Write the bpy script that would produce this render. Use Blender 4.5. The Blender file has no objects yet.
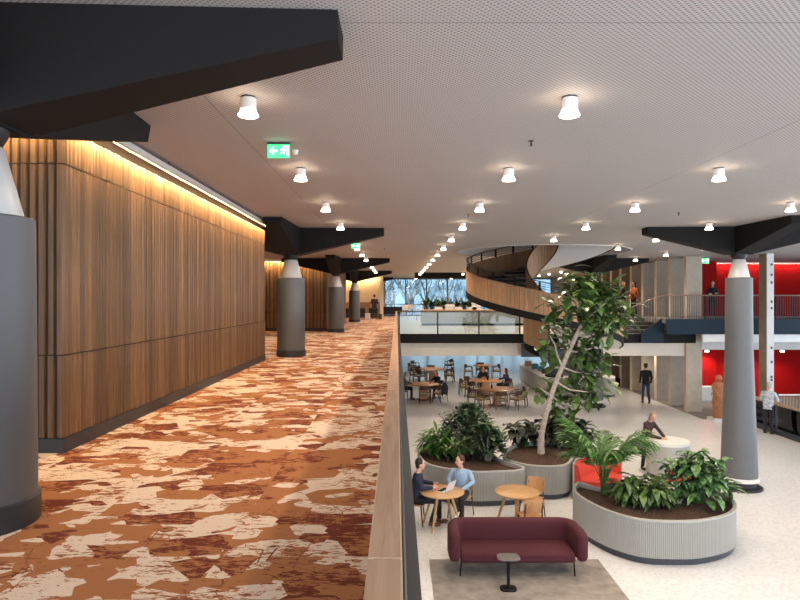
import bpy, bmesh, math, random
from mathutils import Vector, Matrix, Euler
R = random.Random(7)
C = bpy.context.scene.collection
PI = math.pi
F, CX, CY, CAMZ = 622.0, 397.0, 299.0, 4.7      # focal length in pixels, vanishing point, eye height
UP, CE = 3.25, 6.48                              # upper floor, ceiling

def rad(d): return d*PI/180
def lin(c):
    c = c/255.0
    return c/12.92 if c <= 0.04045 else ((c+0.055)/1.055)**2.4
def rgb(r, g, b): return (lin(r), lin(g), lin(b), 1.0)

# ---------------------------------------------------------------- materials
MATS = {}
def mat(name, col, rough=0.5, metal=0.0, var=0.08, scale=6.0, bump=0.0, spec=0.5, island=0.0):
    if name in MATS: return MATS[name]
    m = bpy.data.materials.new(name); m.use_nodes = True; MATS[name] = m
    nt = m.node_tree; N = nt.nodes; L = nt.links
    b = N['Principled BSDF']
    b.inputs['Roughness'].default_value = rough; b.inputs['Metallic'].default_value = metal
    b.inputs['Specular IOR Level'].default_value = spec
    tc = N.new('ShaderNodeTexCoord'); no = N.new('ShaderNodeTexNoise')
    no.inputs['Scale'].default_value = scale; no.inputs['Detail'].default_value = 4
    L.new(tc.outputs['Object'], no.inputs['Vector'])
    mr = N.new('ShaderNodeMapRange'); mr.inputs['To Min'].default_value = 1-var; mr.inputs['To Max'].default_value = 1+var
    mr.inputs['From Min'].default_value = .25; mr.inputs['From Max'].default_value = .75
    L.new(no.outputs['Fac'], mr.inputs['Value'])
    hs = N.new('ShaderNodeHueSaturation'); hs.inputs['Color'].default_value = rgb(*col)
    if island > 0:
        g = N.new('ShaderNodeNewGeometry'); mi = N.new('ShaderNodeMapRange')
        mi.inputs['To Min'].default_value = 1-island; mi.inputs['To Max'].default_value = 1+island
        L.new(g.outputs['Random Per Island'], mi.inputs['Value'])
        mu = N.new('ShaderNodeMath'); mu.operation = 'MULTIPLY'
        L.new(mi.outputs[0], mu.inputs[0]); L.new(mr.outputs[0], mu.inputs[1]); L.new(mu.outputs[0], hs.inputs['Value'])
    else:
        L.new(mr.outputs[0], hs.inputs['Value'])
    L.new(hs.outputs[0], b.inputs['Base Color'])
    if bump > 0:
        bp = N.new('ShaderNodeBump'); bp.inputs['Strength'].default_value = bump; bp.inputs['Distance'].default_value = .01
        n2 = N.new('ShaderNodeTexNoise'); n2.inputs['Scale'].default_value = scale*8; L.new(tc.outputs['Object'], n2.inputs['Vector'])
        L.new(n2.outputs['Fac'], bp.inputs['Height']); L.new(bp.outputs[0], b.inputs['Normal'])
    return m

def emat(name, col, strength):
    m = bpy.data.materials.new(name); m.use_nodes = True; MATS[name] = m
    nt = m.node_tree; b = nt.nodes['Principled BSDF']
    no = nt.nodes.new('ShaderNodeTexNoise'); no.inputs['Scale'].default_value = 3
    mx = nt.nodes.new('ShaderNodeMix'); mx.data_type = 'RGBA'; mx.inputs[0].default_value = .05
    mx.inputs[6].default_value = rgb(*col); nt.links.new(no.outputs['Color'], mx.inputs[7])
    nt.links.new(mx.outputs[2], b.inputs['Emission Color']); b.inputs['Emission Strength'].default_value = strength
    b.inputs['Base Color'].default_value = rgb(*col)
    return m

def wood(name, c1, c2, axis='Z', scale=5.0, stretch=14.0, rough=.45, island=0.18):
    """long grained timber: noise stretched along the grain axis, a tone of its own for every slat"""
    if name in MATS: return MATS[name]
    m = bpy.data.materials.new(name); m.use_nodes = True; MATS[name] = m
    nt = m.node_tree; N = nt.nodes; L = nt.links; b = N['Principled BSDF']; b.inputs['Roughness'].default_value = rough
    tc = N.new('ShaderNodeTexCoord'); mp = N.new('ShaderNodeMapping')
    s = [stretch, stretch, stretch]; s['XYZ'.index(axis)] = 0.7
    mp.inputs['Scale'].default_value = s; L.new(tc.outputs['Object'], mp.inputs['Vector'])
    g = N.new('ShaderNodeNewGeometry')
    vm = N.new('ShaderNodeVectorMath'); vm.operation = 'MULTIPLY_ADD'; vm.inputs[1].default_value = (37, 51, 23)
    L.new(g.outputs['Random Per Island'], vm.inputs[0]); L.new(mp.outputs[0], vm.inputs[2])
    no = N.new('ShaderNodeTexNoise'); no.inputs['Scale'].default_value = scale; no.inputs['Detail'].default_value = 6; no.inputs['Distortion'].default_value = 1.2
    L.new(vm.outputs[0], no.inputs['Vector'])
    cr = N.new('ShaderNodeValToRGB'); cr.color_ramp.elements[0].position = .3; cr.color_ramp.elements[1].position = .72
    cr.color_ramp.elements[0].color = rgb(*c1); cr.color_ramp.elements[1].color = rgb(*c2)
    L.new(no.outputs['Fac'], cr.inputs[0])
    mi = N.new('ShaderNodeMapRange'); mi.inputs['To Min'].default_value = 1-island; mi.inputs['To Max'].default_value = 1+island
    L.new(g.outputs['Random Per Island'], mi.inputs['Value'])
    hs = N.new('ShaderNodeHueSaturation'); L.new(cr.outputs[0], hs.inputs['Color']); L.new(mi.outputs[0], hs.inputs['Value'])
    L.new(hs.outputs[0], b.inputs['Base Color'])
    bp = N.new('ShaderNodeBump'); bp.inputs['Strength'].default_value = .15; bp.inputs['Distance'].default_value = .004
    L.new(no.outputs['Fac'], bp.inputs['Height']); L.new(bp.outputs[0], b.inputs['Normal'])
    return m

def glass_mat(name, tint=(225, 235, 238), refl=0.08):
    m = bpy.data.materials.new(name); m.use_nodes = True; MATS[name] = m
    nt = m.node_tree; N = nt.nodes; L = nt.links; N.remove(N['Principled BSDF'])
    t = N.new('ShaderNodeBsdfTransparent'); t.inputs[0].default_value = rgb(*tint)
    g = N.new('ShaderNodeBsdfGlossy'); g.inputs['Roughness'].default_value = .02
    fr = N.new('ShaderNodeFresnel'); fr.inputs[0].default_value = 1.45
    no = N.new('ShaderNodeTexNoise'); no.inputs['Scale'].default_value = 2
    mu = N.new('ShaderNodeMath'); mu.operation = 'MULTIPLY_ADD'; mu.inputs[1].default_value = .02
    L.new(no.outputs['Fac'], mu.inputs[0]); L.new(fr.outputs[0], mu.inputs[2])
    mx = N.new('ShaderNodeMixShader'); L.new(mu.outputs[0], mx.inputs[0]); L.new(t.outputs[0], mx.inputs[1]); L.new(g.outputs[0], mx.inputs[2])
    L.new(mx.outputs[0], N['Material Output'].inputs[0])
    return m

# ---------------------------------------------------------------- mesh builder
class MB:
    def __init__(self): self.v = []; self.f = []
    def add(self, vs, fs):
        n = len(self.v); self.v += [tuple(p) for p in vs]; self.f += [tuple(i+n for i in f) for f in fs]; return self
    def box(self, x0, x1, y0, y1, z0, z1):
        return self.add([(x0,y0,z0),(x1,y0,z0),(x1,y1,z0),(x0,y1,z0),(x0,y0,z1),(x1,y0,z1),(x1,y1,z1),(x0,y1,z1)],
                        [(0,3,2,1),(4,5,6,7),(0,1,5,4),(1,2,6,5),(2,3,7,6),(3,0,4,7)])
    def cbox(self, c, s, rz=0.0, rx=0.0):
        M = Matrix.Translation(c) @ Matrix.Rotation(rz, 4, 'Z') @ Matrix.Rotation(rx, 4, 'X')
        h = [k/2 for k in s]
        vs = [M @ Vector((a*h[0], b*h[1], d*h[2])) for d in (-1,1) for a, b in ((-1,-1),(1,-1),(1,1),(-1,1))]
        return self.add(vs, [(0,3,2,1),(4,5,6,7),(0,1,5,4),(1,2,6,5),(2,3,7,6),(3,0,4,7)])
    def loft(self, rings, closed=False, caps=True):
        n = len(rings[0]); vs = [p for r in rings for p in r]; fs = []
        m = len(rings)
        for i in range(m if closed else m-1):
            for j in range(n):
                a, b = i*n+j, i*n+(j+1) % n; c, d = ((i+1) % m)*n+(j+1) % n, ((i+1) % m)*n+j
                fs.append((a,b,c,d))
        if caps and not closed: fs += [tuple(reversed(range(n))), tuple(range((m-1)*n, m*n))]
        return self.add(vs, fs)
    def tube(self, pts, r, n=8, closed=False, ry=None):
        pts = [Vector(p) for p in pts]; k = len(pts)
        rs = r if isinstance(r, (list, tuple)) else [r]*k
        rings = []; u = None
        for i, p in enumerate(pts):
            if closed: t = pts[(i+1) % k]-pts[i-1]
            else: t = pts[min(i+1, k-1)]-pts[max(i-1, 0)]
            t.normalize()
            if u is None:
                u = t.cross(Vector((0,0,1)) if abs(t.z) < .9 else Vector((0,1,0))).normalized()
            else:
                u = u - t*u.dot(t)
                u = u.normalized() if u.length > 1e-6 else t.orthogonal().normalized()
            w = t.cross(u)
            rings.append([p+(u*math.cos(2*PI*j/n)+w*math.sin(2*PI*j/n)*(ry or 1))*rs[i] for j in range(n)])
        return self.loft(rings, closed)
    def lathe(self, prof, c=(0,0,0), n=32):
        return self.loft([[(c[0]+r*math.cos(2*PI*j/n), c[1]+r*math.sin(2*PI*j/n), c[2]+z) for j in range(n)] for r, z in prof])
    def prism(self, poly, z0, z1):
        return self.loft([[(x,y,z0) for x, y in poly], [(x,y,z1) for x, y in poly]])
    def ell(self, c, r, nu=14, nv=8, M=None):
        rings = []
        for i in range(nv+1):
            a = -PI/2+PI*i/nv; rr = max(math.cos(a), .02)
            ring = []
            for j in range(nu):
                p = Vector((r[0]*rr*math.cos(2*PI*j/nu), r[1]*rr*math.sin(2*PI*j/nu), r[2]*math.sin(a)))
                if M: p = M @ p
                ring.append(Vector(c)+p)
            rings.append(ring)
        return self.loft(rings)
    def cap(self, p0, p1, r0, r1, n=10):
        """tapered limb with rounded ends"""
        p0, p1 = Vector(p0), Vector(p1); d = (p1-p0); L = d.length; d = d/L if L else Vector((0,0,1))
        pts, rs = [], []
        for a in (-80, -45): pts.append(p0+d*r0*math.sin(rad(a))); rs.append(r0*math.cos(rad(a)))
        pts += [p0, p1]; rs += [r0, r1]
        for a in (45, 80): pts.append(p1+d*r1*math.sin(rad(a))); rs.append(r1*math.cos(rad(a)))
        return self.tube(pts, rs, n)
    def leaf(self, base, d, up, length, width, bend=0.5, fold=0.15, seg=4, shape=(0.0, .75, 1.0, .7, 0.0)):
        """one leaf blade that bends down along its length"""
        base, d, up = Vector(base), Vector(d).normalized(), Vector(up)
        side = d.cross(up)
        if side.length < 1e-4: side = d.orthogonal()
        side.normalize(); up = side.cross(d).normalized()
        p = base.copy(); vs = []
        for i in range(seg+1):
            w = width*shape[i]/2
            f = up*abs(w)*fold*2
            vs += [p-side*max(w,.001)+f, p, p+side*max(w,.001)+f]
            a = -bend/seg
            d2 = (d*math.cos(a)+up*math.sin(a)).normalized(); up = (up*math.cos(a)-d*math.sin(a)).normalized(); d = d2
            p = p+d*length/seg
        fs = []
        for i in range(seg):
            a = i*3
            fs += [(a,a+1,a+4,a+3),(a+1,a+2,a+5,a+4)]
        return self.add(vs, fs)
    def build(self, name, m, parent=None, world=False, bevel=0.0, smooth=40, solid=0.0, sub=0, recalc=True):
        me = bpy.data.meshes.new(name)
        vs = self.v
        if world and parent is not None:
            Mi = parent.matrix_basis.inverted(); vs = [tuple(Mi @ Vector(p)) for p in vs]
            if parent.parent is not None:
                Mi2 = parent.parent.matrix_basis.inverted(); vs = [tuple(Mi @ (Mi2 @ Vector(p))) for p in self.v]
        me.from_pydata(vs, [], self.f); me.validate()
        if recalc:
            bm = bmesh.new(); bm.from_mesh(me); bmesh.ops.recalc_face_normals(bm, faces=bm.faces); bm.to_mesh(me); bm.free()
        for p in me.polygons: p.use_smooth = True
        me.set_sharp_from_angle(angle=rad(smooth))
        me.materials.append(m)
        o = bpy.data.objects.new(name, me); C.objects.link(o)
        if parent is not None: o.parent = parent
        if solid: md = o.modifiers.new('thickness', 'SOLIDIFY'); md.thickness = solid; md.offset = 0
        if bevel:
            md = o.modifiers.new('bevel', 'BEVEL'); md.width = bevel; md.segments = 3; md.limit_method = 'ANGLE'; md.angle_limit = rad(40)
        if sub: md = o.modifiers.new('sub', 'SUBSURF'); md.levels = sub; md.render_levels = sub
        return o

def fuse(mb, name, m, parent, voxel, smooth_it=3):
    """the pieces grown together into one continuous surface"""
    me = bpy.data.meshes.new('tmp'); me.from_pydata(mb.v, [], mb.f)
    bm = bmesh.new(); bm.from_mesh(me); bmesh.ops.recalc_face_normals(bm, faces=bm.faces); bm.to_mesh(me); bm.free()
    o = bpy.data.objects.new('tmp', me); C.objects.link(o)
    md = o.modifiers.new('r', 'REMESH'); md.mode = 'VOXEL'; md.voxel_size = voxel
    ms = o.modifiers.new('s', 'SMOOTH'); ms.factor = .5; ms.iterations = smooth_it
    dg = bpy.context.evaluated_depsgraph_get(); dg.update()
    new = bpy.data.meshes.new_from_object(o.evaluated_get(dg)); new.name = name
    bpy.data.objects.remove(o); bpy.data.meshes.remove(me)
    for p in new.polygons: p.use_smooth = True
    new.materials.clear(); new.materials.append(m)
    ob = bpy.data.objects.new(name, new); C.objects.link(ob)
    if parent is not None: ob.parent = parent
    return ob

def tag(o, label, cat, group=None, kind=None):
    o['label'] = label; o['category'] = cat
    if group: o['group'] = group
    if kind: o['kind'] = kind
    return o
def thing(name, label, cat, loc=(0,0,0), rz=0.0, group=None, kind=None):
    o = bpy.data.objects.new(name, None); C.objects.link(o); o.empty_display_size = .1
    o.location = loc; o.rotation_euler = (0,0,rz); o.matrix_basis = Matrix.Translation(loc) @ Matrix.Rotation(rz, 4, 'Z')
    return tag(o, label, cat, group, kind)
KIDS = {}
def copy_tree(o, parent=None):
    c = o.copy(); C.objects.link(c)
    if parent is not None: c.parent = parent
    for ch in list(o.children): copy_tree(ch, c)
    return c
def dup(root, loc, rz, label, group=None):
    c = copy_tree(root); c.location = loc; c.rotation_euler = (0,0,rz); c['label'] = label
    if group: c['group'] = group
    return c
def struct(name, mb, m, parent=None, **k):
    o = mb.build(name, m, parent, **k)
    if parent is None: o['kind'] = 'structure'
    return o
def low(x, y, z=0.0):
    """the point at height z that the photograph shows at pixel x, y"""
    Y = F*(CAMZ-z)/(y-CY); return Vector(((x-CX)*Y/F, Y, z))
def at(x, y, Y): return Vector(((x-CX)*Y/F, Y, CAMZ-(y-CY)*Y/F))
def face(dx, dy): return math.atan2(-dx, dy)
ORD = ['first','second','third','fourth','fifth','sixth','seventh','eighth','ninth','tenth','eleventh','twelfth','thirteenth','fourteenth','fifteenth','sixteenth']

# ---------------------------------------------------------------- palette
M_black = mat('black_steel', (24,22,21), .7, var=.06, spec=.2)
M_dark = mat('dark_grey_metal', (52,56,60), .5)
M_shaft = mat('grey_column_paint', (96,97,99), .5, var=.03)
M_cone = mat('white_cone', (205,203,200), .4, var=.03)
M_white = mat('white_paint', (222,220,216), .5, var=.03)
M_lampwhite = mat('lamp_white', (235,232,226), .35, var=.02)
M_plinth = mat('dark_plinth', (52,56,62), .45)
M_oak = wood('oak', (176,132,88), (205,166,118), 'X', 4, 9, .42, .06)
M_rail = wood('pale_rail_oak', (178,138,106), (206,170,136), 'Y', 3, 12, .4, .03)
M_slat = wood('slatted_larch', (102,75,49), (138,104,70), 'Z', 2.2, 16, .5, .34)
M_helix = wood('helix_oak', (158,120,86), (190,150,112), 'Z', 3, 8, .5, .12)
M_darkwood = wood('dark_chair_wood', (62,40,26), (104,70,44), 'Z', 4, 8, .45, .12)
M_midwood = wood('table_wood', (170,118,72), (204,152,100), 'X', 4, 8, .4, .06)
M_leaf = mat('leaf_green', (80,106,56), .3, var=.25, scale=3, island=.45)
M_leafd = mat('leaf_dark', (54,78,50), .42, var=.25, scale=3, island=.45)
M_leafb = mat('leaf_bright', (62,104,40), .35, var=.25, scale=3, island=.4)
M_leafv = mat('leaf_variegated', (82,118,70), .3, var=.95, scale=22, island=.35)
M_leafp = mat('leaf_purple', (40,44,32), .5, var=.3, scale=4, island=.5)
M_soil = mat('soil', (76,56,44), .95, var=.45, scale=22, bump=1.0)
M_planter = mat('planter_grey', (166,165,160), .5, var=.03)
M_trunk = mat('bark', (166,154,142), .8, var=.3, scale=14, bump=.6)
M_wine = mat('wine_fabric', (70,18,28), .85, var=.1, scale=60, bump=.25)
M_red = mat('red_fabric', (196,58,40), .8, var=.08, scale=50, bump=.2)
M_conc = mat('concrete', (176,164,148), .8, var=.12, scale=3.5, bump=.2)
M_concw = mat('concrete_warm', (150,134,116), .8, var=.12, scale=3, bump=.2)
M_redwall = mat('red_wall', (152,6,6), .75, var=.05, spec=.15)
M_blue = mat('petrol_blue', (12,34,50), .6, var=.06, spec=.25)
M_counter = mat('counter_grey', (160,156,150), .4, var=.03)
M_skin = mat('skin', (214,164,138), .5, var=.05)
M_skin2 = mat('skin_warm', (186,134,104), .5, var=.05)
M_glass = glass_mat('clear_glass')
M_lens = emat('lamp_lens', (255,232,202), 16)
M_lit_edge = mat('lit_fin_edge', (208,192,168), .6)  # pale tone for the warm-lit left side of the fins
M_beige = mat('beige_paint', (204,194,180), .6, var=.03)
M_led = emat('led_warm', (255,212,146), 105)
# ---------------------------------------------------------------- surfaces of the room
def nodes(name):
    m = bpy.data.materials.new(name); m.use_nodes = True; MATS[name] = m
    return m, m.node_tree.nodes, m.node_tree.links, m.node_tree.nodes['Principled BSDF']
def mathn(N, L, op, a, b=None, c=None):
    n = N.new('ShaderNodeMath'); n.operation = op
    for i, v in enumerate((a, b, c)):
        if v is None: continue
        if isinstance(v, (int, float)): n.inputs[i].default_value = v
        else: L.new(v, n.inputs[i])
    return n.outputs[0]
def mixc(N, L, f, a, b):
    n = N.new('ShaderNodeMix'); n.data_type = 'RGBA'
    for i, v in ((0, f), (6, a), (7, b)):
        if isinstance(v, (int, float, tuple)): n.inputs[i].default_value = v
        else: L.new(v, n.inputs[i])
    return n.outputs[2]

def carpet_mat():
    m, N, L, b = nodes('carpet')
    tc = N.new('ShaderNodeTexCoord')
    # carpet tiles: the pattern jumps at the straight joints between tiles
    mp = N.new('ShaderNodeMapping'); mp.inputs['Scale'].default_value = (1.0, 2.0, 0); L.new(tc.outputs['Object'], mp.inputs['Vector'])
    sn = N.new('ShaderNodeVectorMath'); sn.operation = 'FLOOR'; L.new(mp.outputs[0], sn.inputs[0])
    wn = N.new('ShaderNodeTexWhiteNoise'); wn.noise_dimensions = '3D'; L.new(sn.outputs[0], wn.inputs['Vector'])
    ma = N.new('ShaderNodeVectorMath'); ma.operation = 'MULTIPLY_ADD'; ma.inputs[1].default_value = (.5, .5, 0)
    L.new(wn.outputs['Color'], ma.inputs[0]); L.new(tc.outputs['Object'], ma.inputs[2])
    # angular torn patches
    ni = N.new('ShaderNodeTexNoise'); ni.inputs['Scale'].default_value = 3.2; ni.inputs['Detail'].default_value = 1; L.new(ma.outputs[0], ni.inputs['Vector'])
    mb = N.new('ShaderNodeVectorMath'); mb.operation = 'MULTIPLY_ADD'; mb.inputs[1].default_value = (.02, .02, 0)
    L.new(ni.outputs['Color'], mb.inputs[0]); L.new(ma.outputs[0], mb.inputs[2])
    mp2 = N.new('ShaderNodeMapping'); mp2.inputs['Scale'].default_value = (2.3, 3.4, 1); mp2.inputs['Rotation'].default_value = (0,0,.5); L.new(mb.outputs[0], mp2.inputs['Vector'])
    vo = N.new('ShaderNodeTexVoronoi'); vo.inputs['Scale'].default_value = 1.0; vo.distance = 'MANHATTAN'; L.new(mp2.outputs[0], vo.inputs['Vector'])
    # smaller shards laid over the big patches
    mp4 = N.new('ShaderNodeMapping'); mp4.inputs['Scale'].default_value = (4.2, 5.6, 1); mp4.inputs['Rotation'].default_value = (0,0,-.6); L.new(ma.outputs[0], mp4.inputs['Vector'])
    vs = N.new('ShaderNodeTexVoronoi'); vs.inputs['Scale'].default_value = 1.0; vs.distance = 'MANHATTAN'; L.new(mp4.outputs[0], vs.inputs['Vector'])
    s2 = N.new('ShaderNodeSeparateColor'); L.new(vs.outputs['Color'], s2.inputs[0])
    vcol = mixc(N, L, mathn(N, L, 'GREATER_THAN', s2.outputs[1], .66), vo.outputs['Color'], vs.outputs['Color'])
    se = N.new('ShaderNodeSeparateColor'); L.new(vcol, se.inputs[0])
    # fine tears
    n1 = N.new('ShaderNodeTexNoise'); n1.inputs['Scale'].default_value = 26; n1.inputs['Detail'].default_value = 6; n1.inputs['Roughness'].default_value = .7
    mp3 = N.new('ShaderNodeMapping'); mp3.inputs['Scale'].default_value = (.55, 1.4, 1); mp3.inputs['Rotation'].default_value = (0,0,.35); L.new(tc.outputs['Object'], mp3.inputs['Vector']); L.new(mp3.outputs[0], n1.inputs['Vector'])
    n2 = N.new('ShaderNodeTexNoise'); n2.inputs['Scale'].default_value = 2.2; n2.inputs['Detail'].default_value = 2; L.new(tc.outputs['Object'], n2.inputs['Vector'])
    wear = mathn(N, L, 'ADD', n1.outputs['Fac'], mathn(N, L, 'MULTIPLY', n2.outputs['Fac'], .35))
    worn = mathn(N, L, 'GREATER_THAN', wear, .735)
    worn2 = mathn(N, L, 'GREATER_THAN', wear, .70)
    # long cracks
    ve = N.new('ShaderNodeTexVoronoi'); ve.feature = 'DISTANCE_TO_EDGE'; ve.inputs['Scale'].default_value = 2.1; ve.inputs['Randomness'].default_value = 1
    nd = N.new('ShaderNodeVectorMath'); nd.operation = 'MULTIPLY_ADD'; nd.inputs[1].default_value = (.06,.06,0)
    L.new(n2.outputs['Color'], nd.inputs[0]); L.new(tc.outputs['Object'], nd.inputs[2]); L.new(nd.outputs[0], ve.inputs['Vector'])
    crack = mathn(N, L, 'MULTIPLY', mathn(N, L, 'LESS_THAN', ve.outputs['Distance'], .0045), mathn(N, L, 'GREATER_THAN', n2.outputs['Fac'], .5))
    is_cream = mathn(N, L, 'GREATER_THAN', se.outputs[0], .58)
    is_rust = mathn(N, L, 'LESS_THAN', se.outputs[0], .24)
    ns = N.new('ShaderNodeTexNoise'); ns.inputs['Scale'].default_value = 160; L.new(tc.outputs['Object'], ns.inputs['Vector'])
    orange, cream, rust = rgb(172,114,74), rgb(228,206,184), rgb(114,56,40)
    cream_on = mathn(N, L, 'MULTIPLY', is_cream, mathn(N, L, 'SUBTRACT', 1.0, mathn(N, L, 'MAXIMUM', worn, crack)))
    rust_on = mathn(N, L, 'MULTIPLY', is_rust, mathn(N, L, 'SUBTRACT', 1.0, worn2))
    c1 = mixc(N, L, rust_on, orange, rust)
    # scratches of rust across the orange
    mid = mathn(N, L, 'MULTIPLY', mathn(N, L, 'GREATER_THAN', wear, .80), mathn(N, L, 'SUBTRACT', 1.0, is_rust))
    c1 = mixc(N, L, mathn(N, L, 'MULTIPLY', mathn(N, L, 'MAXIMUM', mid, crack), .75), c1, rust)
    c2 = mixc(N, L, cream_on, c1, cream)
    hs = N.new('ShaderNodeHueSaturation'); L.new(c2, hs.inputs['Color'])
    L.new(mathn(N, L, 'MULTIPLY_ADD', ns.outputs['Fac'], .5, .75), hs.inputs['Value']); L.new(hs.outputs[0], b.inputs['Base Color'])
    b.inputs['Roughness'].default_value = .95; b.inputs['Specular IOR Level'].default_value = .15
    bp = N.new('ShaderNodeBump'); bp.inputs['Strength'].default_value = .3; bp.inputs['Distance'].default_value = .004
    L.new(ns.outputs['Fac'], bp.inputs['Height']); L.new(bp.outputs[0], b.inputs['Normal'])
    return m

def ceiling_mat():
    m, N, L, b = nodes('perforated_ceiling')
    tc = N.new('ShaderNodeTexCoord'); sp = N.new('ShaderNodeSeparateXYZ'); L.new(tc.outputs['Object'], sp.inputs[0])
    def cell(off):
        x = mathn(N, L, 'SUBTRACT', mathn(N, L, 'FRACT', mathn(N, L, 'MULTIPLY_ADD', sp.outputs[0], 22.0, off)), .5)
        y = mathn(N, L, 'SUBTRACT', mathn(N, L, 'FRACT', mathn(N, L, 'MULTIPLY_ADD', sp.outputs[1], 22.0, off)), .5)
        return mathn(N, L, 'ADD', mathn(N, L, 'MULTIPLY', x, x), mathn(N, L, 'MULTIPLY', y, y))
    d = mathn(N, L, 'MINIMUM', cell(0.0), cell(0.5))
    hole = mathn(N, L, 'LESS_THAN', d, .045)
    # joints between the big panels
    def joint(ax, period, off):
        f = mathn(N, L, 'FRACT', mathn(N, L, 'MULTIPLY_ADD', sp.outputs[ax], 1/period, off))
        return mathn(N, L, 'LESS_THAN', f, .012/period)
    j = mathn(N, L, 'MAXIMUM', joint(0, 5.7, -4.0/5.7+1), joint(1, 11.7, -4.0/11.7+1))
    no = N.new('ShaderNodeTexNoise'); no.inputs['Scale'].default_value = .6; L.new(tc.outputs['Object'], no.inputs['Vector'])
    base = mixc(N, L, mathn(N, L, 'MULTIPLY', no.outputs['Fac'], .4), rgb(182,174,170), rgb(170,162,158))
    c = mixc(N, L, mathn(N, L, 'MULTIPLY', hole, .6), base, rgb(60,56,54))
    c = mixc(N, L, mathn(N, L, 'MULTIPLY', j, .5), c, rgb(80,76,74))
    L.new(c, b.inputs['Base Color']); b.inputs['Roughness'].default_value = .7
    return m

def terrazzo_mat(name, c1, c2, rough):
    m, N, L, b = nodes(name)
    tc = N.new('ShaderNodeTexCoord')
    vo = N.new('ShaderNodeTexVoronoi'); vo.inputs['Scale'].default_value = 28; L.new(tc.outputs['Object'], vo.inputs['Vector'])
    se = N.new('ShaderNodeSeparateColor'); L.new(vo.outputs['Color'], se.inputs[0])
    no = N.new('ShaderNodeTexNoise'); no.inputs['Scale'].default_value = .8; no.inputs['Detail'].default_value = 3; L.new(tc.outputs['Object'], no.inputs['Vector'])
    f = mathn(N, L, 'MULTIPLY_ADD', mathn(N, L, 'GREATER_THAN', se.outputs[0], .72), .55, mathn(N, L, 'MULTIPLY', no.outputs['Fac'], .4))
    L.new(mixc(N, L, f, rgb(*c1), rgb(*c2)), b.inputs['Base Color'])
    L.new(mathn(N, L, 'MULTIPLY_ADD', no.outputs['Fac'], .04, rough), b.inputs['Roughness'])
    return m

M_carpet = carpet_mat(); M_ceil = ceiling_mat()
M_terr = terrazzo_mat('terrazzo', (225,226,226), (204,204,203), .22)
M_terr2 = terrazzo_mat('terrazzo_upper', (180,174,164), (160,152,142), .35)
M_grey = mat('grey_floor', (128,122,116), .8, var=.1, scale=10)

VX0, VX1, VY0, VY1 = 13.4, 22.0, 14.0, 24.0       # stair void in the lower floor
m = MB(); m.box(-8, VX0, -4, 54, -.3, 0); m.box(VX0, 22, VY1, 54, -.3, 0); m.box(VX0, 22, -4, VY0, -.3, 0)
struct('floor_lower', m, M_terr)
m = MB(); m.box(11.95, 13.38, 24.3, 45, .001, .012); m.box(13.38, 21.9, 24.3, 30, .001, .012); struct('floor_side', m, M_grey)
m = MB(); m.box(VX0, VX1, VY1, VY1+.1, -3, -.02); m.box(VX0-.1, VX0, VY0, VY1, -3, -.02); m.box(VX0-.1, VX1, VY0-.1, VY0, -3, -.02); m.box(VX0-.1, VX1, VY0-.1, VY1, -3.1, -3)
struct('wall_void', m, M_blue)
m = MB(); m.box(VX0-.25, VX0-.02, VY0, VY1+.2, .001, .14); struct('trim_void', m, M_plinth)
m = MB(); m.box(12.1, 13.15, 23.75, 24.299, .001, .12); struct('trim_curb', m, M_white)

# upper floor: the carpeted walkway, and the slab beyond the atrium
m = MB(); m.box(-8, 0.0, -1.5, 54, UP-.02, UP); struct('floor_upper', m, M_carpet)
m = MB(); m.box(-8, .12, -1.5, 54, 2.87, UP-.02); struct('floor_slab', m, M_dark)
m = MB(); m.loft([[(0.0,y,UP),(.12,y,UP),(.142,y,2.80),(0.0,y,2.80)] for y in (-1.5, 25.8)]); struct('trim_walkway', m, M_dark)
m = MB(); m.box(.121, 12.0, 25.9, 54, UP-.02, UP); struct('floor_bridge', m, M_terr2)
m = MB(); m.box(.143, 12.4, 25.8, 25.9, 2.87, UP); struct('trim_bridge', m, M_black)
m = MB(); m.box(.143, 12.0, 25.95, 26.2, 2.33, 2.868)
for z0, z1 in ((2.75, 2.868), (2.869, UP-.021)):
    m.box(.143, 8.2, 25.91, 54, z0, z1); m.box(9.04, 12.0, 25.91, 54, z0, z1); m.box(8.2, 9.04, 25.91, 26.88, z0, z1); m.box(8.2, 9.04, 27.72, 54, z0, z1)
struct('ceiling_lower', m, M_beige)
m = MB(); m.box(-8, .12, -1.5, 54, 2.78, 2.86); struct('ceiling_under_walkway', m, M_white)

# the big ceiling with the round opening for the spiral stair
SX, SY, SR = 5.45, 23.3, 2.85
HR = SR+.25
m = MB(); q = HR+.3
for a in ((-8, 22, -3, SY-q), (-8, 22, SY+q, 54), (-8, SX-q, SY-q, SY+q), (SX+q, 22, SY-q, SY+q)):
    m.add([(a[0],a[2],CE),(a[1],a[2],CE),(a[1],a[3],CE),(a[0],a[3],CE)], [(0,3,2,1)])
n = 72; ci, sq = [], []
for i in range(n):
    t = 2*PI*i/n; c, s = math.cos(t), math.sin(t); k = q/max(abs(c), abs(s))
    ci.append((SX+HR*c, SY+HR*s, CE)); sq.append((SX+k*c, SY+k*s, CE))
m.add(ci+sq, [(i, n+i, n+(i+1) % n, (i+1) % n) for i in range(n)])
struct('ceiling', m, M_ceil, recalc=False)
m = MB(); ring = [[(SX+r*math.cos(2*PI*i/n), SY+r*math.sin(2*PI*i/n), z) for i in range(n)] for r, z in ((HR, CE-.02), (HR, 9.6), (HR+.12, 9.6), (HR+.12, CE+.02), (HR+.02, CE-.02))]
m.loft(ring, caps=False); m.box(SX-HR-.2, SX+HR+.2, SY-HR-.2, SY+HR+.2, 9.6, 9.7); struct('wall_stairwell', m, M_white)
m = MB(); m.box(-8.2, 22.2, -3, 54, CE+.5, CE+.6)
for v in (): pass

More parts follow.
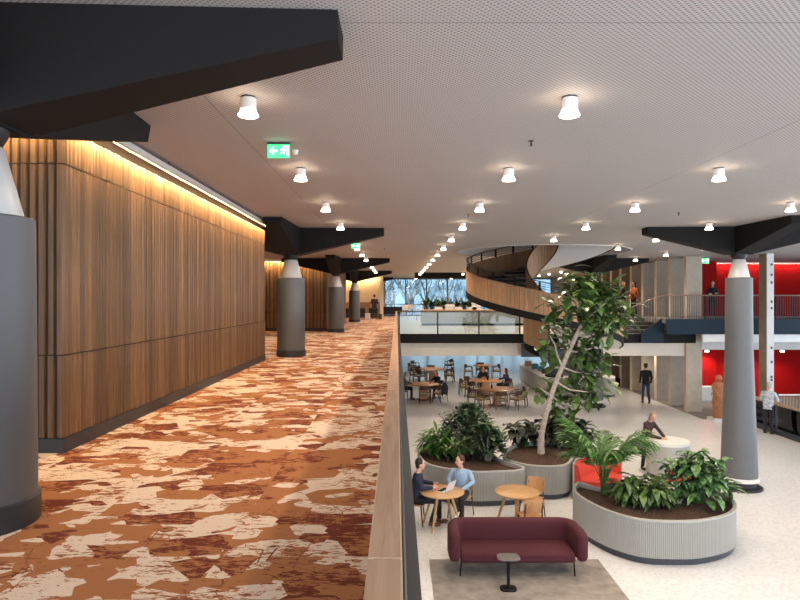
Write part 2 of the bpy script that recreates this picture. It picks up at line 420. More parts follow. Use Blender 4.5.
# timber clad volume along the walkway
def clad(mb_out, axis, a0, a1, fixed, z0, z1, pitch=.078, depth=.03, gap=.009):
    k = int((a1-a0)/pitch); p = (a1-a0)/k
    for i in range(k):
        u0, u1 = a0+i*p+gap/2, a0+(i+1)*p-gap/2; d = depth*R.choice((.6, .8, 1.0))
        c = .2*(u1-u0)
        if axis == 'y': mb_out.loft([[(fixed-.01,u0,z),(fixed+d,u0+c*1.6,z),(fixed+d,u1-c,z),(fixed-.01,u1,z)] for z in (z0, z1)])
        else: mb_out.loft([[(u0,fixed+.01,z),(u0+c,fixed-d,z),(u1-c,fixed-d,z),(u1,fixed+.01,z)] for z in (z0, z1)])
M_backing = mat('dark_backing', (64,46,34), .8)
WX, WY0, WY1, WT = -3.165, 5.88, 14.8, 6.32
m = MB(); m.box(-8, WX, WY0, WY1, UP, WT); struct('wall_left', m, M_backing)
wl = bpy.data.objects['wall_left']
for z0, z1 in ((UP+.14, 4.16), (4.175, 5.97), (5.985, WT)):
    mm = MB(); clad(mm, 'y', WY0, WY1, WX, z0, z1); clad(mm, 'x', -8, WX+.03, WY0, z0, z1, pitch=.085)
    o = mm.build('cladding', M_slat, wl)
m = MB(); m.box(WX, WX+.035, WY0-.035, WY1, UP+.001, UP+.135); m.box(-8, WX, WY0-.035, WY0, UP+.001, UP+.135); struct('baseboard_left', m, M_plinth)
# second timber wall further along
W2 = 27.98
m = MB(); m.box(-8, -3.15, W2, 38, UP, CE-.12); struct('wall_far_left', m, M_backing); w2 = bpy.data.objects['wall_far_left']
for z0, z1 in ((UP+.14, 4.10), (4.115, CE-.13)):
    mm = MB(); clad(mm, 'x', -8, -3.12, W2, z0, z1, pitch=.16); clad(mm, 'y', W2, 38, -3.15, z0, z1, pitch=.16); mm.build('cladding', M_slat, w2)
m = MB(); m.box(-8, -3.1, W2-.06, W2-.035, UP+.001, UP+.13); m.box(-3.11, -3.09, W2-.06, 38, UP+.001, UP+.13); struct('baseboard_far_left', m, M_plinth)
m = MB(); m.box(-8.2, -8, -1.5, 54, 0, CE); struct('wall_outer_left', m, M_concw)
M_wain = wood('wainscot', (134,100,70), (164,126,90), 'X', 3, 6, .5, .05)
m = MB(); m.box(-8, -1.25, 47, 47.2, UP, CE); struct('wall_far', m, mat('far_plaster', (214,196,172), .7, var=.04))
m = MB(); m.box(-8, -1.3, 46.95, 47, UP+.001, 4.45); struct('trim_wainscot', m, M_wain)
m = MB(); m.box(-1.25, -1.05, 46.8, 47.4, UP, CE); struct('trim_wall_end', m, M_white)

# lit profiles in the gap above the timber walls
def led(name, label, x0, x1, y0, y1, z, axis, grp, mt=None):
    t = thing(name, label, 'light strip', ((x0+x1)/2, (y0+y1)/2, z), group=grp)
    a = MB(); a.box(x0, x1, y0, y1, z, z+.07)
    if axis == 'y': a.box(x0-.10, x0, y0, y1, z+.055, z+.07)
    else: a.box(x0, x1, y1, y1+.07, z+.055, z+.07)
    a.build('housing', M_cone, t, world=True)
    b = MB()
    if axis == 'y': b.loft([[(x0+.03,y,z-.001),(x0-.03,y,z+.04),(x0-.03,y,z+.05),(x0-.002,y,z+.05)] for y in (y0+.02, y1-.02)])
    else: b.loft([[(x,y1-.03,z-.001),(x,y1+.03,z+.04),(x,y1+.03,z+.05),(x,y1+.002,z+.05)] for x in (x0+.02, x1-.02)])
    b.build('diffuser', mt or M_led, t, world=True)
    k = (y0 if axis == 'y' else x0)+.4
    while k < (y1 if axis == 'y' else x1):
        p = (x1-.02, k) if axis == 'y' else (k, y0+.02)
        h = MB(); h.tube([(*p, z+.07), (*p, CE)], .008, 6); h.build('hanger', M_dark, t, world=True); k += 1.9
led('linear_light', 'long warm light strip hung above the long side of the slatted timber wall', WX+.14, WX+.22, WY0-.1, WY1, 6.36, 'y', None)
led('linear_light', 'short warm light strip hung above the end face of the slatted timber wall', -8, WX-.02, WY0-.20, WY0-.12, 6.37, 'x', None)
led('linear_light', 'warm light strip above the second timber wall beyond the columns', -8, -3.2, W2-.30, W2-.22, CE-.12, 'x', None)
led('linear_light', 'warm light strip washing the far pale wall behind the standing person', -7.5, -1.5, 46.55, 46.65, CE-.14, 'x', None)

# right side: red walls, warm wall behind the fins
RY = 30.0
m = MB(); m.box(13.3, 22, RY, RY+.2, 0, CE); m.box(13.55, 15.1, RY-.6, RY-.001, 0, CE); struct('wall_red', m, M_redwall)
m = MB(); m.box(13.3, 13.5, RY+.2, 54, 0, CE); struct('wall_right', m, M_concw)
m = MB(); m.box(22, 22.2, 24, 54, 0, CE); struct('wall_outer_right', m, M_concw)
led('linear_light', 'red-lit light strip along the top of the red wall', 15.2, 21.8, RY-.36, RY-.28, CE-.10, 'x', None, emat('led_red_wall', (255,214,190), 32))
m = MB()
# raised landing on the right
LZ = 3.87
m = MB(); m.box(10.9, 22, 25.2, RY-.61, LZ-.16, LZ); m.box(9.06, 10.9, 27.7, 33, LZ-.16, LZ); m.box(10.9, 13.3, RY-.6, 33, LZ-.16, LZ); struct('floor_landing', m, M_grey)
m = MB(); m.box(10.9, 14.0, 25.16, 25.2, 3.27, LZ+.02); m.box(14.0, 22, 25.1, 25.14, 3.27, LZ+.02); struct('trim_landing', m, M_blue)
m = MB(); m.box(12.7, 22, 28.0, 28.2, 2.42, 3.7); m.box(13.4, 22, 28.2, RY-.61, 2.42, 2.6); struct('ceiling_side', m, M_white)
m = MB(); m.box(12.42, 22, 25.25, 25.4, 2.95, 3.7); struct('trim_landing_edge', m, M_white)

# far glazing
M_frame = mat('window_frame', (70,76,82), .5)
def glazing(name, x0, x1, z0, z1, Y, n):
    w = MB(); p = (x1-x0)/n
    for i in range(n+1): w.box(x0+i*p-.05, x0+i*p+.05, Y-.06, Y+.06, z0, z1)
    w.box(x0, x1, Y-.06, Y+.06, z0, z0+.1); w.box(x0, x1, Y-.06, Y+.06, z1-.1, z1); w.box(x0, x1, Y-.05, Y+.05, z0+.95, z0+1.0)
    o = w.build(name, M_frame); o['kind'] = 'structure'
    g = MB(); g.box(x0, x1, Y-.008, Y+.008, z0+.1, z1-.1); g.build('glass_pane', M_glass, o)
glazing('window_1', -1.05, 13.3, UP, CE, 53.5, 8)
glazing('window_2', -8, 13.3, 0, 2.75, 53.5, 10)
m = MB(); m.box(-8, -1.05, 53.4, 53.6, UP, CE); struct('wall_end', m, M_white)
m = MB(); m.box(1.2, 7.5, 41.8, 42.4, 6.1, CE); struct('trim_ceiling_slot', m, M_black)
M_ground = mat('winter_ground', (120,126,110), .9, var=.25, scale=.6)
m = MB(); m.box(-60, 80, 54, 160, -.5, -.15); struct('ground', m, M_ground)
# ---------------------------------------------------------------- columns with their four steel arms
M_disc = mat('black_disc', (30,30,32), .5)
def column(x, y, z0, label, group):
    q = 1.0 if z0 > 1 else .9
    t = thing('column', label, 'column', (x, y, z0), group=group, kind='thing')
    s = lambda z: q*.355-.015*(z-UP)/1.98 if z > UP else .435-(.435-q*.355)*z/UP
    a = MB(); top = 5.23-z0; zs = [.0 if z0 > 1 else .21, top*.33, top*.66, top-.01]
    a.lathe([(s(z+z0), z) for z in zs]+[(s(5.2)-.012, top)], n=48); a.build('shaft', M_shaft, t)
    b = MB()
    if z0 > 1: b.lathe([(.0, .001), (.372, .001), (.372, .165), (.355, .17)], n=48); b.build('base_ring', M_plinth, t)
    else:
        b.lathe([(.0, .201), (.455, .201), (.455, .29), (.44, .295)], n=48); b.build('base_ring', M_white, t)
        d = MB(); d.lathe([(.0, .001), (.53, .001), (.53, .04), (.50, .055), (.38, .06), (.38, .20), (0, .20)], n=48); d.build('base_disc', M_disc, t)
    c = MB(); c.lathe([(.275*q, top), (.275*q, top+.015), (.16*q, top+.45), (.15*q, top+.46)], n=40); c.build('capital', M_cone, t)
    k = MB(); k.lathe([(.10, top+.45), (.15, top+.47), (.185, top+.53), (.2, top+.60), (.1, top+.68)], n=24); k.build('neck', M_disc, t)
    ct = CE-.003-z0; zb = 5.80-z0; zt = 6.31-z0
    for k in range(4):
        mm = MB(); L = 2.36
        if k % 2 == 0:      # arms run out from a square hub; two of them carry the hub's halves
            prof = [(-.22 if k == 2 else 0.0, .30, zb), (.30, .30, zb+.03), (L, .20, zt)]
        else: prof = [(.23, .28, zb+.02), (.30, .28, zb+.03), (L, .20, zt)]
        if k == 0: prof[0] = (.0, .30, zb)
        rings = [[(u, -w*.86, z), (u, w*.86, z), (u, w, ct), (u, -w, ct)] for u, w, z in prof]
        mm.loft(rings)
        M = Matrix.Rotation(k*PI/2, 3, 'Z'); mm.v = [tuple(M @ Vector(p)) for p in mm.v]
        mm.build('arm', M_black, t, smooth=20)
    return t
column(-2.725, 4.02, UP, 'fat grey column beside the near corner of the slatted timber wall', 'columns along the carpet walkway')
column(-2.69, 15.8, UP, 'grey column just past the far end of the slatted timber wall', 'columns along the carpet walkway')
column(-2.68, 27.3, UP, 'grey column at the corner of the second timber wall', 'columns along the carpet walkway')
column(-2.68, 39.2, UP, 'grey column with dark seats beside it, before the pale far wall', 'columns along the carpet walkway')
column(-2.68, 50.9, UP, 'last grey column, half hidden beyond the pale far wall', 'columns along the carpet walkway')
column(8.55, 15.55, 0.0, 'tall tapering grey column on a black disc beside the planter with the palm', 'columns in the atrium')
column(8.62, 27.3, 0.0, 'tall grey column behind the leaning tree and the spiral stair', 'columns in the atrium')

# ---------------------------------------------------------------- ceiling lamps
M_ring = mat('dark_lamp_ring', (70,66,62), .5)
def make_lamp(z):
    t = thing('downlight', '', 'ceiling lamp', (0,0,z))
    a = MB(); a.lathe([(.0, 0), (.062, 0), (.062, -.014), (.0, -.014)], n=24); a.build('mounting_ring', M_ring, t)
    b = MB(); b.lathe([(.0, -.012), (.066, -.012), (.07, -.016), (.07, -.112), (.062, -.116), (0, -.116)], n=28); b.build('housing', M_lampwhite, t)
    c = MB(); c.lathe([(.0, -.117), (.068, -.117), (.072, -.135), (.088, -.158), (.086, -.168), (.0, -.164)], n=28); c.build('diffuser', M_lens, t)
    ld = bpy.data.lights.new('lamp_spot', 'SPOT'); ld.energy = 95; ld.color = (1.0, .83, .66); ld.spot_size = rad(150); ld.spot_blend = .7; ld.shadow_soft_size = .08
    lo = bpy.data.objects.new('lamp_spot', ld); C.objects.link(lo); lo.parent = t; lo.location = (0,0,-.215)
    return t
proto = make_lamp(CE-.001); used = False
atrium_light = [o for o in proto.children if o.type == 'LIGHT'][0].data.copy(); atrium_light.energy = 140; atrium_light.color = (1.0, .81, .62)
rows = [(-4.15, 'beyond the slatted timber wall, far pair added as fill'), (-1.31, 'over the carpet walkway'), (1.52, 'just past the handrail'), (4.38, 'over the planters'), (7.24, 'in line left of the big atrium column'), (10.1, 'near the red wall side')]
for rx, rname in rows:
    cnt = 0
    for k in range(16):
        y = 5.48+2.98*k
        if rx > 9 and k < 3: continue
        if rx < -4 and k not in (4, 5, 6, 12, 13): continue  # the last two are unseen lamps added to brighten the far pale wall
        if math.hypot(rx-SX, y-SY) < HR+.12: continue
        if y > 53 or abs(y-42.1) < .5 and rx > 1: continue
        if math.hypot(rx-8.62, y-27.3) < .3: continue
        lab = f'{ORD[cnt]} white lamp in the ceiling row {rname}'; cnt += 1
        if not used: proto.location = (rx, y, CE-.001); proto['label'] = lab; proto['group'] = 'ceiling lamps in long rows'; used = True
        else:
            c = dup(proto, (rx, y, CE-.001), 0, lab, 'ceiling lamps in long rows')
            if rx > 1: [o for o in c.children if o.type == 'LIGHT'][0].data = atrium_light
ll = [(2.1, 36.5, 2.748, 'lamp under the bridge over the left rear cafe table'), (5.9, 36.5, 2.748, 'lamp under the bridge over the right rear cafe table'), (2.1, 30.5, 2.748, 'lamp under the bridge over the left front cafe table'), (5.3, 29.2, 2.748, 'lamp under the bridge over the right front cafe tables'),
      (11.3, 29.2, 2.748, 'lamp under the bridge above the person walking away'), (9.0, 31.5, 2.748, 'lamp under the bridge above the round white counter'), (14.4, 28.9, 2.419, 'lamp under the landing left of the tall atrium column'), (17.9, 28.9, 2.419, 'lamp under the landing right of the pale pillar'), (16.2, 28.9, 2.419, 'lamp under the landing hidden behind the pale pillar')]
for x, y, z, lab in ll: dup(proto, (x, y, z), 0, lab, 'ceiling lamps under the bridge and landing')

# exit signs
M_green = emat('exit_green', (40,190,110), 1.6); M_signw = emat('exit_white', (240,255,246), 2.2)
def exit_sign(x, y, z, s, label, rz=0):
    t = thing('exit_sign', label, 'exit sign', (x, y, z), rz)
    a = MB(); a.box(-.13*s, .13*s, -.02, .02, .075*s, .075*s+.02); a.build('mount', M_dark, t)
    a = MB(); a.box(-.125*s, .125*s, -.012, .012, -.075*s, .074*s); a.build('panel', M_green, t)
    q = MB()
    def poly(pts): q.loft([[(px*s, yy, pz*s) for px, pz in pts] for yy in (-.016, -.0125)])
    poly([(-.105,0), (-.065,.042), (-.05,.042), (-.08,.010), (-.015,.010), (-.015,-.010), (-.08,-.010), (-.05,-.042), (-.065,-.042)])
    q.build('arrow', M_signw, t)
    q = MB()
    poly([(.070,.058), (.112,.058), (.112,-.058), (.096,-.058), (.096,.046), (.070,.046)])
    q.build('doorway', M_signw, t)
    q = MB()
    q.lathe([(.002, 0), (.010*s, .003), (.010*s, .004)], n=12)
    q.v = [(vx+.055*s, -.0125-vz, vy+.046*s) for vx, vy, vz in q.v]
    poly([(.040,.033), (.060,.030), (.068,.004), (.056,.000), (.046,.006)])          # trunk
    poly([(.060,.028), (.078,.016), (.088,.020), (.090,.014), (.078,.006), (.060,.018)])   # arm
    poly([(.044,.032), (.026,.024), (.020,.006), (.026,.004), (.032,.018), (.046,.022)])
    poly([(.056,.004), (.070,-.010), (.064,-.036), (.056,-.036), (.060,-.012), (.046,.002)])
    poly([(.048,.004), (.044,-.016), (.022,-.034), (.017,-.028), (.036,-.012), (.040,.008)])
    q.build('running_figure', M_signw, t)
exit_sign(-1.34, 7.05, CE-.105, 1.0, 'green exit sign with arrow hanging over the carpet, nearest one')
exit_sign(-1.30, 19.6, CE-.105, 1.1, 'small green exit sign over the carpet past the second grey column')
exit_sign(13.05, 26.4, CE-.16, 1.5, 'small green exit sign high beside the red wall')
det = thing('smoke_detector', 'round white ceiling sensor just behind the near exit sign', 'smoke detector', (-1.22, 7.45, CE))
a = MB(); a.lathe([(.0, -.002), (.035, -.002), (.035, -.03), (.028, -.05), (0, -.058)], n=24); a.build('sensor_body', M_lampwhite, det)
a = MB(); a.lathe([(.042, 0), (.042, -.010), (.02, -.010)], n=24); a.build('base_plate', M_lampwhite, det)
for i, (x, y, lab) in enumerate([(1.51, 7.0, 'small dark sprinkler head in the ceiling left of the second lamp row'), (5.8, 12.8, 'small dark sprinkler head in the ceiling over the planters'), (-.45, 22.0, 'small dark sprinkler head over the far carpet'), (1.5, 13.1, 'small dark sprinkler head just past the handrail')]):
    t = thing('sprinkler', lab, 'sprinkler', (x, y, CE), group='ceiling sprinklers')
    a = MB(); a.lathe([(.0, 0), (.03, 0), (.03, -.006), (.0, -.006)], n=16); a.build('rose', M_dark, t)
    a = MB(); a.lathe([(.0, -.005), (.009, -.005), (.009, -.05), (.022, -.052), (.022, -.056), (.0, -.056)], n=12); a.build('nozzle', M_dark, t)

# ---------------------------------------------------------------- railings
t = thing('railing', 'long oak-capped parapet between the carpet walkway and the atrium', 'railing', (0, 12, UP))
a = MB()
k = -1.0
while k < 25.7:
    e = min(k+2.2, 25.8); a.box(-.0565, .010, k+.002, e-.002, 4.14, 4.20); k = e
a.build('handrail', M_rail, t, world=True, bevel=.004)
a = MB(); a.box(-.035, .006, -1, 25.8, UP+.001, 4.138); a.build('parapet', M_dark, t, world=True)
a = MB(); a.loft([[(.007, y, 4.12), (.016, y, 4.12), (.05, y, UP+.02), (.007, y, UP+.02)] for y in (-1, 25.8)]); a.build('outer_cladding', M_dark, t, world=True)

t = thing('railing', 'glass railing with black posts along the edge of the bridge', 'railing', (2.6, 25.82, UP))
a = MB(); a.box(.06, 5.15, 25.80, 25.86, 4.15, 4.20); a.build('handrail', mat('brown_rail', (92,72,58), .45), t, world=True, bevel=.006)
for px in (.09, 1.69, 3.40, 5.1):
    a = MB(); a.box(px-.025, px+.025, 25.81, 25.86, UP+.001, 4.149); a.build('post', M_black, t, world=True)
for x0, x1 in ((.12, 1.66), (1.72, 3.37), (3.43, 5.07)):
    a = MB(); a.box(x0, x1, 25.83, 25.842, UP+.02, 4.14); a.build('glass_panel', M_glass, t, world=True)

t = thing('railing', 'long dark baluster railing with pale handrail on the raised landing', 'railing', (14, 25.3, LZ))
a = MB(); a.tube([(9.55, 25.55, 4.33), (10.75, 25.4, 4.83), (10.95, 25.3, 4.845), (21.8, 25.3, 4.845)], .026, 10); a.build('handrail', mat('landing_rail', (138,114,94), .45), t, world=True)
a = MB(); a.box(10.9, 21.8, 25.29, 25.31, LZ+.09, LZ+.12); a.build('bottom_rail', M_dark, t, world=True)
b0 = None
for i in range(96):
    x = 10.95+.095*i
    if b0 is None: a = MB(); a.box(-.008, .008, -.008, .008, .0, .955); b0 = a.build('baluster', M_dark, t); b0.location = (x-14, 0, 0)
    else: c = b0.copy(); C.objects.link(c); c.parent = t; c.location = (x-14, 0, 0)
for px in (12.55, 15.42, 18.2):
    a = MB(); a.box(px-.03, px+.03, 25.315, 25.35, LZ, 4.83); a.build('post', M_black, t, world=True)
for i in range(9):
    x = 9.65+.12*i; a = MB(); zt = 4.33+(x-9.55)/1.2*.5
    a.box(x-.008, x+.008, 25.5, 25.516, zt-.98, zt-.01); a.build('stair_baluster', M_dark, t, world=True)

t = thing('railing', 'wooden handrail on glass panels around the stair void beside the person in patterned shirt', 'railing', (13.42, 19, 0))
a = MB(); a.tube([(13.42, 14.2, .99), (13.42, 24.0, .99)], .033, 10); a.build('handrail', M_oak, t, world=True)
for i in range(6):
    y = 14.3+1.93*i
    a = MB(); a.box(13.40, 13.44, y-.02, y+.02, .001, .97); a.build('post', M_dark, t, world=True)
    if i < 5: a = MB(); a.box(13.414, 13.426, y+.04, y+1.89, .05, .93); a.build('glass_panel', M_glass, t, world=True)
t = thing('railing', 'pale-topped baluster railing across the far side of the stair void below the red wall', 'railing', (17.5, 24.1, 0))
a = MB(); a.box(14.75, 21.9, 24.02, 24.08, .97, 1.02); a.build('handrail', M_white, t, world=True)
b0 = None
for i in range(60):
    x = 14.8+.118*i
    if b0 is None: a = MB(); a.box(-.008, .008, -.008, .008, .001, .96); b0 = a.build('baluster', M_dark, t); b0.location = (x-17.5, -.05, 0)
    else: c = b0.copy(); C.objects.link(c); c.parent = t; c.location = (x-17.5, -.05, 0)
a = MB(); a.box(14.75, 21.9, 24.03, 24.07, .001, .06); a.build('bottom_rail', M_dark, t, world=True)

# short stair up to the landing
t = thing('staircase', 'short flight of dark steps rising from the bridge to the raised landing', 'staircase', (9.6, 26.4, UP))
M_tread = mat('dark_tread', (60,54,50), .6); M_nose = mat('pale_nosing', (196,186,172), .5)
for i in range(4):
    z = UP+.155*i; y0 = 26.15+.38*i
    a = MB(); a.box(9.06, 10.85, y0, 27.69, z+.001, z+.153); o = a.build('tread', M_tread, t, world=True)
    a = MB(); a.box(9.06, 10.85, y0-.012, y0+.06, z+.1531, z+.16); a.build('nosing', M_nose, t, world=True)
a = MB(); a.loft([[(10.05, y, 2.90), (10.05, y, 3.28), (10.9, y, LZ+.02), (10.98, y, LZ+.02), (10.98, y, 2.9)] for y in (25.6, 25.68)]); a.build('stringer', M_blue, t, world=True)

# ---------------------------------------------------------------- concrete fins and pillar
fy = [25.95, 27.45, 28.95, 30.5, 32.0, 33.5, 35.0, 36.5, 38.0, 39.5]
for i, y in enumerate(fy):
    t = thing('concrete_fin', f'{ORD[i]} tall concrete fin, counted from the red wall, standing from floor to ceiling', 'concrete fin', (12.35, y, 0), group='concrete fins along the right wall', kind='thing')
    a = MB(); a.box(-.30, .32, -.13, .13, .013, CE-.005)
    a.build('fin_body', M_conc if i < 5 else M_concw, t, bevel=.01)
    a = MB(); a.box(-.328, -.302, -.12, .12, .013, CE-.005); a.build('lit_edge', M_lit_edge, t)  # warm light on the fin's left side, put into a pale strip
t = thing('pillar', 'pale square pillar with dark fixings standing in front of the red wall', 'pillar', (14.56, 24.3, 0), kind='thing')
a = MB(); a.box(-.13, .14, .0, .5, .013, CE-.005); a.build('pillar_body', M_concw, t)
a = MB(); a.box(-.125, .145, -.03, -.001, .013, CE-.005); a.build('pale_face', M_cone, t)
for z in (4.3, 4.55, 5.3, 5.6, 6.0, 2.2, 1.5, 1.62, 2.75):
    a = MB(); a.box(.02, .09, -.045, -.031, z, z+.09); a.build('fixing', M_dark, t)

# ---------------------------------------------------------------- spiral staircase
Rout, Rin = SR, .56
zt = lambda th: 5.06-(th-180)/90*.97
t = thing('spiral_staircase', 'big curving spiral staircase with oak-clad balustrade rising through the round ceiling opening', 'staircase', (SX, SY, UP), kind='thing')
def arc(r, th): return SX+r*math.cos(rad(th)), SY+r*math.sin(rad(th))
def ribbon(name, m, r0, r1, lo, hi, t0, t1, step=4, **k):
    mm = MB(); rings = []; n_ = int(round((t1-t0)/step))
    for i in range(n_+1):
        th = t0+(t1-t0)*i/n_; z = zt(th); x0, y0 = arc(r0, th); x1, y1 = arc(r1, th)
        rings.append([(x0,y0,z+lo),(x1,y1,z+lo),(x1,y1,z+hi),(x0,y0,z+hi)])
    mm.loft(rings); return mm.build(name, m, t, world=True, **k)
def boards(name, r0, r1, lo, hi, t0, t1, step):
    """vertical boards side by side around the curve"""
    mm = MB(); th = t0
    while th < t1-.01:
        e = min(th+step, t1); g = step*.03; rings = []
        for a_ in (th+g, e-g):
            z = zt(a_); x0, y0 = arc(r0, a_); x1, y1 = arc(r1, a_)
            rings.append([(x0,y0,z+lo),(x1,y1,z+lo),(x1,y1,z+hi),(x0,y0,z+hi)])
        mm.loft(rings); th = e
    return mm.build(name, M_helix, t, world=True)
T0, T1 = -40, 360
boards('outer_cladding', Rout-.012, Rout, -.05, .72, T0, T1, 3.2)
boards('inner_lining', Rout-.075, Rout-.06, -.02, .72, T0, T1, 3.2)
ribbon('balustrade_core', M_black, Rout-.058, Rout-.014, -.26, .715, T0, T1)
ribbon('stringer', M_black, Rout-.012, Rout+.012, -.29, -.052, T0, T1)
ribbon('soffit', M_cone, Rin+.07, Rout-.06, -.285, -.22, T0, T1)
boards('core_cladding', Rin+.05, Rin+.062, -.2, .78, T0, T1, 11)
boards('core_lining', Rin, Rin+.012, -.26, .78, T0, T1, 11)
ribbon('core_balustrade', M_black, Rin+.0125, Rin+.0495, -.3, .80, T0, T1)
ribbon('outer_handrail', mat('dark_handrail', (64,52,44), .4), Rout-.07, Rout-.01, 1.01, 1.05, T0, T1)
for hz in (.80, .88, .95): ribbon('rail_bar', M_black, Rout-.047, Rout-.033, hz, hz+.016, T0, T1)
th = T0+6
while th < T1:
    mm = MB(); x, y = arc(Rout-.04, th); z = zt(th)
    mm.cbox((x, y, z+.865), (.03, .075, .29), rz=rad(th)); mm.build('post', M_black, t, world=True); th += 17
M_step = mat('stair_tread', (84,80,78), .7)
nst = 26
for i in range(nst):
    a0 = T0+(T1-T0)*i/nst; a1 = T0+(T1-T0)*(i+1)/nst; z = zt((a0+a1)/2); mm = MB()
    rings = []
    for a_ in (a0, (a0+a1)/2, a1):
        x0, y0 = arc(Rin+.07, a_); x1, y1 = arc(Rout-.08, a_)
        rings.append([(x0,y0,z-.08),(x1,y1,z-.08),(x1,y1,z),(x0,y0,z)])
    mm.loft(rings); mm.build('tread', M_step, t, world=True)
# the landing where the flight meets the upper floor
mm = MB(); mm.box(SX+1.3, SX+Rout-.02, SY, 25.79, UP-.32, UP-.08); mm.build('landing', M_black, t, world=True)
# curved timber return at the bridge edge: start of the flight down to the lower floor
mm = MB(); lc = (6.35, 25.0); n_ = 14
for i in range(n_):
    rings = []
    for a_ in (180+i*4.6+.1, 180+(i+1)*4.6-.1):
        z = 3.0-(a_-180)/64*.25
        rings.append([(lc[0]+r*math.cos(rad(a_)), lc[1]+r*math.sin(rad(a_)), zz) for r, zz in ((1.25, z), (1.27, z), (1.27, 4.0-(a_-180)/64*.2), (1.25, 4.0-(a_-180)/64*.2))])
    mm.loft(rings)
mm.build('lower_cladding', M_helix, t, world=True)
mm = MB(); rings = []
for i in range(15):
    a_ = 180+i*4.7; z = 2.75-(a_-180)/64*.4
    rings.append([(lc[0]+r*math.cos(rad(a_)), lc[1]+r*math.sin(rad(a_)), zz) for r, zz in ((1.12, z), (1.245, z), (1.245, 4.02-(a_-180)/64*.2), (1.12, 4.02-(a_-180)/64*.2))])
mm.loft(rings); mm.build('lower_balustrade', M_black, t, world=True)
mm = MB(); mm.box(5.15, 6.2, 25.72, 25.79, 2.30, 2.86); mm.build('lower_panel', M_dark, t, world=True)
# ---------------------------------------------------------------- planters
def smooth_outline(pts, pitch):
    n = len(pts); dense = []
    for i in range(n):
        p0, p1, p2, p3 = (Vector(pts[(i+k-1) % n][:2]) for k in range(4))
        for s in range(16):
            u = s/16
            dense.append(.5*((2*p1)+(-p0+p2)*u+(2*p0-5*p1+4*p2-p3)*u*u+(-p0+3*p1-3*p2+p3)*u**3))
    L = [0]
    for i in range(len(dense)): L.append(L[-1]+(dense[(i+1) % len(dense)]-dense[i]).length)
    k = int(L[-1]/pitch); out = []; j = 0
    for i in range(k):
        d = L[-1]*i/k
        while L[j+1] < d: j += 1
        a, b = dense[j], dense[(j+1) % len(dense)]; u = (d-L[j])/max(L[j+1]-L[j], 1e-9); out.append(a+(b-a)*u)
    area = sum(out[i].x*out[(i+1) % k].y-out[(i+1) % k].x*out[i].y for i in range(k))
    if area < 0: out.reverse()
    return out
def inset(pts, d):
    n = len(pts); out = []
    for i in range(n):
        t = (pts[(i+2) % n]-pts[i-2]).normalized(); out.append(pts[i]+Vector((-t.y, t.x))*d)
    return out
PH = .80
def planter(label, px, group='ribbed planters in the atrium', pitch=.034):
    pts = [low(x, y, PH) for x, y in px]
    o = smooth_outline(pts, pitch/4); n = len(o)//4*4; o = o[:n]
    c = sum(o, Vector((0,0)))/n
    t = thing('planter', label, 'planter', (c.x, c.y, 0), group=group)
    oi = inset(o, .018); wall = [oi[i] if i % 4 in (0, 1) else o[i] for i in range(n)]
    inn = inset(o, .06)
    m = MB(); m.loft([[(p.x,p.y,z) for p in wall] for z in (.125, PH-.035)], caps=False)
    m.build('ribbed_side', M_planter, t, world=True, smooth=25)
    m = MB(); a = inset(o, -.004)
    m.loft([[(p.x,p.y,PH-.034) for p in a], [(p.x,p.y,PH) for p in a], [(p.x,p.y,PH) for p in inn], [(p.x,p.y,PH-.20) for p in inn]], caps=False)
    m.build('rim', M_planter, t, world=True)
    b = inset(o, .05); m = MB(); m.loft([[(p.x,p.y,z) for p in b] for z in (.003, .124)], caps=True); m.build('plinth', M_plinth, t, world=True)
    m = MB(); k = 7; rings = []
    for s in range(k+1):
        u = s/k; rings.append([(c.x+(p.x-c.x)*(1-u*.97), c.y+(p.y-c.y)*(1-u*.97), PH-.10+.06*math.sin(u*1.5)+R.uniform(-.012,.012)) for p in inn[::3]])
    m.loft(rings); m.build('soil', M_soil, t, world=True, smooth=60)
    return t
planter('lens-shaped grey ribbed planter holding the palm, nearest the wine sofa end', [(573,490),(575,483.5),(581,482),(600,487.5),(628,490.5),(660,489),(690,487),(715,490),(731,497),(736.5,506),(729,514),(702,520),(670,521),(640,519),(615,513),(597,506),(582,498)])
planter('grey ribbed planter full of dark shrubs behind the two people seated at the laptop', [(418,450),(420,458),(428,464),(450,469),(474,471.5),(500,471),(518,470),(524.5,467.5),(517,464),(505,460.5),(496,456),(491,449),(482,442),(465,438.5),(445,438.5),(428,442)])
planter('grey ribbed planter with bare soil around the leaning tree', [(505.5,459),(515,462),(530,465),(552,466),(565,464.6),(570.5,462),(574,457.5),(583,453.5),(593,450.5),(590,447),(575,444),(546,441.5),(520,443),(508,447),(503,453)])

# red curved bench nested between the planters
bp = [low(x, y, .80) for x, y in [(572.5,465),(575,460),(582,456.8),(592,454.6),(606,454),(622,456)]]
path = []
for i in range(len(bp)-1):
    p0, p1, p2, p3 = bp[max(i-1,0)], bp[i], bp[i+1], bp[min(i+2,len(bp)-1)]
    for s in range(6):
        u = s/6; path.append(.5*((2*p1)+(-p0+p2)*u+(2*p0-5*p1+4*p2-p3)*u*u+(-p0+3*p1-3*p2+p3)*u**3))
path.append(bp[-1])
cen = Vector((5.05, 14.35, .8))
t = thing('bench', 'curved red upholstered bench with grey shell tucked between the planters', 'bench', (4.9, 14.5, 0))
def toward(p, d): v = cen-p; v.z = 0; v.normalize(); return p+v*d
m = MB(); m.loft([[(p.x,p.y,.02),(toward(p,.04).x,toward(p,.04).y,.02),(toward(p,.04).x,toward(p,.04).y,.82),(p.x,p.y,.82)] for p in path]); m.build('shell', M_planter, t, world=True)
